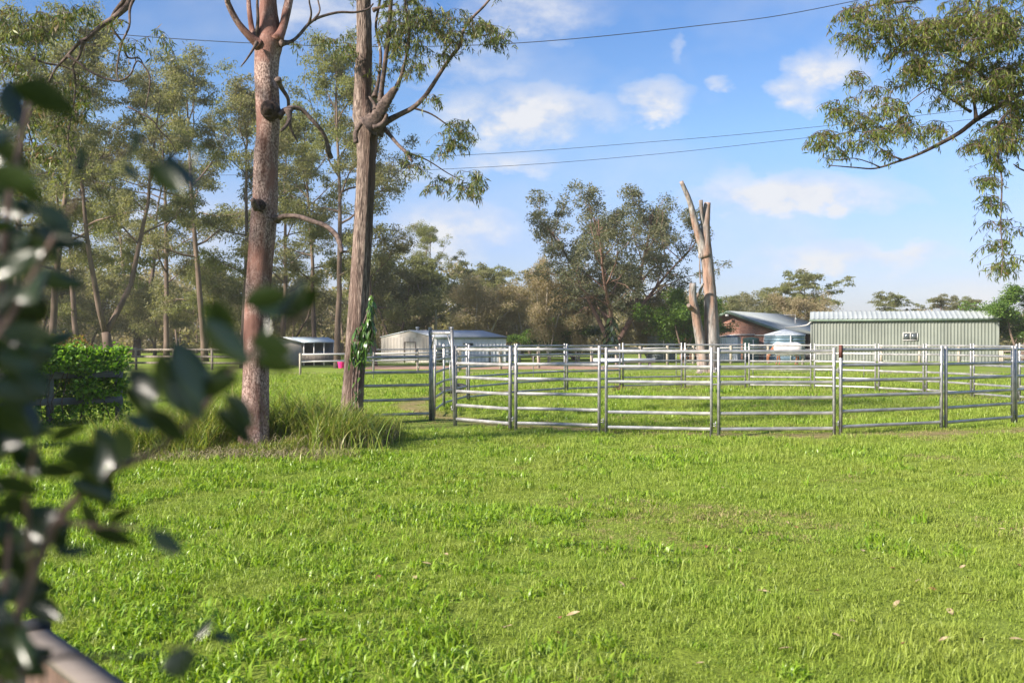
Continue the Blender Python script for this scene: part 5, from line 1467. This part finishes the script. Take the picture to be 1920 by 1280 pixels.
tyre(862, 34.0, 'black tyre half behind the first tyre, just inside the left side panel', 0.30, tilt=0.25)
st = thing('tap_stake', 'short black stake on a flat disc in the grass between the trunks', 'stake', P(533, 764, 25.5))
m_ = MB(); m_.tube([(0, 0, -0.02), (0, 0, 0.30)], 0.018, 8); m_.obj('stake', M_BLACK, st)
m_ = MB(); m_.tube([(0, 0, 0), (0, 0, 0.035)], [0.16, 0.14], 16); m_.obj('disc', M_BLACK, st)
wd = thing('dead_weed', 'brown dead weed clump beside a rear yard panel', 'weed', P(1160, 735, 32.5))
v, f = long_blades('stems', np.zeros(90) + nr.normal(0, .10, 90), nr.normal(0, .08, 90), nr.uniform(.12, .38, 90), G_THATCH, bend=(0.3, 1.3), wid=0.014, seed=9, zfun=lambda a, b_: np.zeros(np.shape(a)))
link('stems', mesh_np('stems', v, f, leaf_material('brown_weed', [(0.14, 0.08, 0.05), (0.22, 0.13, 0.08), (0.10, 0.06, 0.04)], .8, .1)), wd)
tr = thing('stock_trough', 'low grey trough standing on the dirt behind the rear panels', 'trough', (PX(1170, 62), 62, 0))
m_ = MB(); m_.box(-1.9, 1.9, -0.35, -0.30, 0.3, 0.55); m_.box(-1.9, 1.9, 0.30, 0.35, 0.3, 0.55); m_.box(-1.9, -1.85, -0.30, 0.30, 0.3, 0.55); m_.box(1.85, 1.9, -0.30, 0.30, 0.3, 0.55); m_.box(-1.85, 1.85, -0.30, 0.30, 0.3, 0.34); m_.obj('basin', M_ZINC, tr)
for x_ in (-1.6, 0, 1.6):
    m_ = MB(); m_.box(x_ - .06, x_ + .06, -0.28, 0.28, 0, 0.3); m_.obj('leg', M_TIMBER, tr)

# broad-leaved dark plant at the foot of the big tree
dp = thing('dark_plant', 'dark glossy climbing plant at the foot of the big broad tree', 'plant', (PX(1147, 72), 72, 0))
dl = leaf_shape('leaf', 0.75, 0.26, L_CAM, 0.3, 0.1, 4)
m_ = MB(); m_.tube([(0, 0, -0.1), (0.05, 0, 1.6), (0.2, 0.1, 3.4)], [0.07, 0.06, 0.03], 7); m_.obj('stem', M_BARKD, dp)
for i in range(110):
    z_ = rr.uniform(0.3, 3.4); rad2 = 0.75 * (1 - z_ / 5)
    a = rr.uniform(0, 6.28); link('leaf', dl, dp, loc=(rad2 * rr.random() * math.cos(a), rad2 * rr.random() * math.sin(a) - 0.2, z_), rot=(rr.uniform(-.3, .3), rr.uniform(0.3, 1.2), a), scale=(rr.uniform(.6, 1.1),) * 3)

# fallen dry leaves on the lawn
fl = [leaf_shape('leaf', 0.10, 0.032, M_DRYLEAF, 0.12, 0.35), leaf_shape('leaf', 0.085, 0.036, M_DRYLEAF, -0.1, 0.4), leaf_shape('leaf', 0.075, 0.036, M_DRYLEAF2, 0.15, 0.4)]
lf = [(1498, 994, 2), (1515, 996, 1), (1322, 1023, 0), (1325, 1034, 2), (1473, 980, 0), (1615, 1037, 1), (1650, 1056, 0), (1680, 1074, 2), (1728, 1094, 0), (1740, 1110, 2), (1794, 946, 1), (1798, 958, 0), (1607, 923, 0), (1665, 925, 0),
      (1900, 997, 2), (1885, 998, 1), (1800, 1073, 1), (1820, 1094, 2), (1850, 1135, 0), (1778, 1147, 1), (1795, 1122, 0), (1687, 1131, 0), (1608, 1177, 0), (1535, 1112, 2), (1493, 1169, 2), (1460, 1228, 0), (1690, 1222, 2), (1760, 1215, 1), (1836, 1207, 2), (1893, 1207, 0),
      (1180, 1098, 0), (1160, 1102, 0), (1050, 1165, 2), (873, 901, 2), (790, 1062, 0), (777, 1086, 1), (706, 1092, 2), (668, 1124, 2), (632, 1135, 0), (945, 1182, 0), (1062, 1160, 1), (948, 1180, 1), (1040, 1190, 2), (1085, 1272, 0), (862, 1178, 1), (832, 1048, 0),
      (1350, 920, 1), (1420, 1115, 0), (1305, 1248, 1), (1555, 1200, 0), (1905, 1060, 2), (1920, 1142, 0), (960, 1010, 0), (1240, 905, 1), (1130, 960, 0), (1385, 1035, 0), (490, 930, 2), (560, 1215, 1)]
rr = random.Random(4)
for (px, py, k) in lf:
    Y = EYE * K / (py - HOR); X = PX(px, Y)
    o = link('fallen_leaf', fl[k], None, loc=(X, Y, float(gz(X, Y)) + 0.035), rot=(rr.uniform(-.3, .3), rr.uniform(-.3, .3), rr.uniform(0, 6.28)), scale=(rr.uniform(.6, 1.15),) * 3)
    o['category'] = 'fallen leaf'
    if k == 2: o['label'] = 'small reddish brown dry leaf lying on the lawn'; o['group'] = 'reddish dry leaves on the lawn'
    else: o['label'] = 'pale tan dry gum leaf lying on the lawn'; o['group'] = 'pale dry leaves on the lawn'

# ------------------------------------------------------------------ overhead cables
def cable(pts, label, r, Ys):
    c = [P(a, b_, Ys[0] + (Ys[1] - Ys[0]) * i / (len(pts) - 1)) for i, (a, b_) in enumerate(pts)]
    m_ = MB(); m_.tube(smooth_path(c, 12), r, 6)
    o = m_.obj('power_cable', M_WIRE, None, True, label=label, category='power cable')
cable([(-600, -60), (0, 41), (480, 82), (900, 85), (1300, 50), (1600, 3), (2300, -160)], 'upper overhead power cable crossing in front of both big trunks', 0.010, (27, 27))
cable([(-600, 285), (0, 297), (480, 302), (870, 291), (1200, 268), (1560, 235), (2300, 150)], 'higher of the two lower overhead cables', 0.0075, (34, 34))
cable([(-600, 322), (0, 325), (480, 328), (900, 314), (1200, 292), (1500, 260), (2300, 170)], 'lowest overhead cable, just beneath its twin', 0.0075, (34.5, 34.5))

# ------------------------------------------------------------------ foreground shrub and fence corner (out of focus)
Yf = 0.86
cs = thing('camellia_shrub', 'dark glossy leaved shrub blurred in the left foreground', 'shrub', (-0.56, 0.88, 0))
def FP(px, py, Y=Yf): return P(px, py, Y)
stems = [
 ([(-130, 4400, 40), (-120, 2600, 34), (-60, 1700, 30), (0, 1280, 24), (60, 1080, 20), (120, 960, 18), (200, 890, 15), (290, 845, 13), (370, 780, 12), (430, 700, 10), (500, 640, 8), (580, 580, 6)], 0.0),
 ([(-60, 1700, 26), (-60, 1100, 22), (-20, 800, 20), (0, 560, 16), (20, 360, 13), (60, 180, 9)], 0.05),
 ([(-40, 700, 14), (40, 560, 11), (110, 430, 9), (180, 330, 7), (260, 270, 6), (350, 260, 4)], 0.03),
 ([(60, 1080, 12), (50, 930, 10), (70, 820, 8)], -0.05), ([(0, 1200, 12), (20, 980, 10), (25, 880, 8)], 0.06),
 ([(110, 975, 10), (170, 985, 8), (250, 990, 6), (320, 1000, 5)], -0.03), ([(0, 1270, 10), (120, 1230, 8), (260, 1230, 5), (370, 1200, 4)], 0.1),
]
for pts_, dY in stems:
    m_ = MB(); limb(m_, pts_, Yf, dY, 5, 8); rel(m_, 'stem', material('reddish_twig', (0.16, 0.10, 0.085), (0.24, 0.155, 0.13), 0.7, 0, 20), cs)
FL = [leaf_shape('leaf', 0.070, 0.030, L_CAM, 0.12, 0.3, 8), leaf_shape('leaf', 0.060, 0.028, L_CAM, 0.25, 0.2, 8), leaf_shape('leaf', 0.078, 0.032, L_CAM, -0.08, 0.35, 8)]
# (px, py, length px, angle of tip clockwise from right in the picture, roll)
LV = [(20, 165, 165, 15, 40), (20, 150, 130, 85, 20), (150, 270, 80, 92, 60), (250, 240, 95, 85, 30), (235, 305, 55, 60, 15), (315, 285, 115, 62, 20), (275, 310, 110, 35, 70), (368, 268, 50, 95, 70),
      (-40, 330, 140, 0, 60), (-10, 380, 130, 15, 50), (0, 330, 120, 40, 30), (-30, 440, 150, 10, 60), (20, 460, 150, 5, 50), (-20, 500, 140, -10, 60), (30, 560, 120, -25, 40), (-30, 570, 130, 20, 70), (0, 620, 120, 5, 60),
      (10, 590, 150, -12, 65), (60, 420, 110, 60, 60), (75, 380, 120, 50, 55), (40, 300, 90, 120, 60), (-20, 250, 90, 10, 60),
      (380, 570, 120, 60, 55), (330, 650, 140, 65, 60), (300, 660, 130, 80, 40), (475, 575, 115, -8, 30), (500, 600, 90, 115, 10), (480, 680, 90, 2, 55), (440, 690, 80, 150, 15), (395, 690, 80, 100, 10), (370, 760, 90, -50, 20),
      (230, 730, 130, 30, 60), (270, 770, 120, 35, 50), (400, 770, 130, 32, 60), (300, 800, 80, 200, 40), (340, 770, 70, -120, 20), (220, 800, 90, 70, 60),
      (130, 830, 130, 55, 55), (90, 830, 100, -25, 40), (190, 830, 90, 80, 65), (20, 830, 130, 40, 60), (70, 890, 110, -15, 40), (130, 900, 120, 30, 60), (200, 880, 110, 100, 60), (-20, 900, 120, 20, 60), (0, 930, 120, 40, 60),
      (205, 985, 80, -40, 20), (170, 1000, 100, 10, 60), (285, 990, 95, 38, 25), (100, 1035, 90, -8, 15), (205, 1020, 70, 0, 20), (40, 960, 130, 20, 60), (-10, 1010, 130, 5, 60), (10, 1060, 130, 10, 60), (-20, 1100, 150, 0, 60),
      (40, 1120, 120, 25, 60), (-10, 1160, 130, 30, 60), (0, 1030, 110, 60, 60), (-30, 1200, 130, 10, 60), (30, 1180, 100, 60, 60), (360, 1195, 60, -40, 15), (395, 1185, 55, 10, 10), (300, 1250, 110, -15, 50), (330, 1130, 40, 100, 50),
      (60, 1200, 90, 130, 60), (-20, 720, 130, 15, 60), (0, 680, 130, -10, 60), (-30, 770, 130, 20, 60), (30, 700, 120, 25, 60), (-20, 650, 130, 30, 60), (10, 790, 110, 10, 60), (90, 960, 100, 70, 60), (150, 940, 90, 60, 50),
      (-40, 840, 120, 0, 60), (-10, 540, 150, 25, 60), (50, 510, 130, 10, 60), (90, 455, 90, -5, 60), (60, 640, 100, -20, 30), (30, 640, 90, 10, 10), (-60, 980, 140, 20, 60), (-30, 1250, 140, 0, 60), (20, 1250, 120, -20, 60)]
rr = random.Random(12)
LV += [(325, 640, 150, 60, 70), (380, 600, 140, 45, 75), (400, 560, 120, 75, 70), (300, 700, 130, 50, 70), (470, 640, 110, 10, 60), (520, 590, 120, -30, 60), (360, 740, 110, -20, 70), (420, 740, 110, 40, 70), (180, 800, 120, 60, 70), (110, 860, 120, -10, 70), (240, 690, 110, 40, 70), (550, 590, 80, -50, 50), (455, 570, 110, -15, 60)]
for k in range(34):
    yy = rr.uniform(250, 1270); LV.append((rr.uniform(-100, 5 + 30 * math.sin(yy / 90)), yy, rr.uniform(90, 150), rr.uniform(-40, 70), rr.uniform(35, 75)))
for i, (px, py, Lp, ang, roll) in enumerate(LV):
    Y = Yf + rr.uniform(-0.10, 0.14)
    base = P(px, py, Y)
    me = rr.choice(FL); L0 = {0: 0.070, 1: 0.060, 2: 0.078}[FL.index(me)]
    s_ = Lp / K * Y / L0 * (0.88 if px > 200 else 0.80)
    a = R(ang)
    xd = Vector((math.cos(a), rr.uniform(-.35, .35), -math.sin(a))).normalized()
    yd = xd.cross(Vector((0, -1, 0))).normalized()
    zd = xd.cross(yd).normalized()
    rollm = Matrix.Rotation(R(rr.choice((-1, 1)) * (90 - roll) * 0.62), 3, 'X')
    Mx = Matrix((xd, yd, zd)).transposed() @ rollm
    o = link('leaf', me, cs)
    o.matrix_parent_inverse = Matrix.Translation(-cs.location)
    o.matrix_basis = Matrix.Translation(base) @ Mx.to_4x4() @ Matrix.Diagonal((s_, s_ * rr.uniform(0.9, 1.25), s_ * rr.uniform(0.6, 2.2), 1))

nr = np.random.default_rng(91)
n = 17000
q = np.stack([nr.uniform(-2.1, -0.35, n), nr.uniform(-1.3, 1.7, n), nr.uniform(0.25, 3.5, n)], 1)
ok = (((q[:, 0] + 1.2) / 0.95) ** 2 + ((q[:, 1] - 0.2) / 1.4) ** 2 + ((q[:, 2] - 1.8) / 1.65) ** 2 < 1) & (q[:, 0] < -0.53 * np.maximum(q[:, 1], 0.4) - 0.14)
q = q[ok]
shade_leaves = rel(leaves_mesh('foliage', q, nr.normal(size=(len(q), 3)), 0.082 * np.ones(len(q)), 0.042 * np.ones(len(q)), L_CAM, nr, 0.15), 'foliage', None, cs)  # extra out-of-view leaf mass, added to shade the shrub's visible leaves
shade_leaves['kind'] = 'stuff'

# fence corner with pale capping
pf = thing('paling_fence', 'brown timber fence with pale capping at the bottom left corner', 'fence', (0, 0, 0))
a0 = P(70, 1185, 2.55); a1 = P(300, 1315, 1.95)
pf.location = (a0.x, a0.y, 0)
dv = (a1 - a0); dv.z = 0; Lc = dv.length; pf.rotation_euler = (0, 0, math.atan2(dv.y, dv.x)); zt = a0.z
m_ = MB(); m_.box(-0.02, Lc + 0.5, -0.040, 0.030, zt - 0.022, zt); m_.obj('capping', M_CAP, pf)
for k in range(9):
    m_ = MB(); m_.box(k * 0.13 + 0.0, k * 0.13 + 0.124, -0.030 + 0.004 * (k % 2), -0.008 + 0.004 * (k % 2), 0.02, zt - 0.03); m_.obj('paling', M_PLANK, pf)
m_ = MB(); m_.box(-0.10, -0.025, -0.05, 0.04, 0, zt + 0.01); m_.obj('post', M_BLACK, pf)

# ------------------------------------------------------------------ thin evening haze
hz = bpy.data.materials.new('air'); hz.use_nodes = True
t = NT(hz.node_tree); t.n.clear()
pv = t.node('ShaderNodeVolumePrincipled'); pv.inputs['Density'].default_value = 0.00042; pv.inputs['Color'].default_value = (1.0, 0.97, 0.90, 1); pv.inputs['Anisotropy'].default_value = 0.2
o = t.node('ShaderNodeOutputMaterial'); t.l.new(pv.outputs[0], o.inputs['Volume'])
m_ = MB(); m_.box(-705, 705, -405, 905, -1.0, 26.0)
hb = m_.obj('haze', hz, kind='stuff')
hb['label'] = 'thin pale haze in the air over the paddocks'
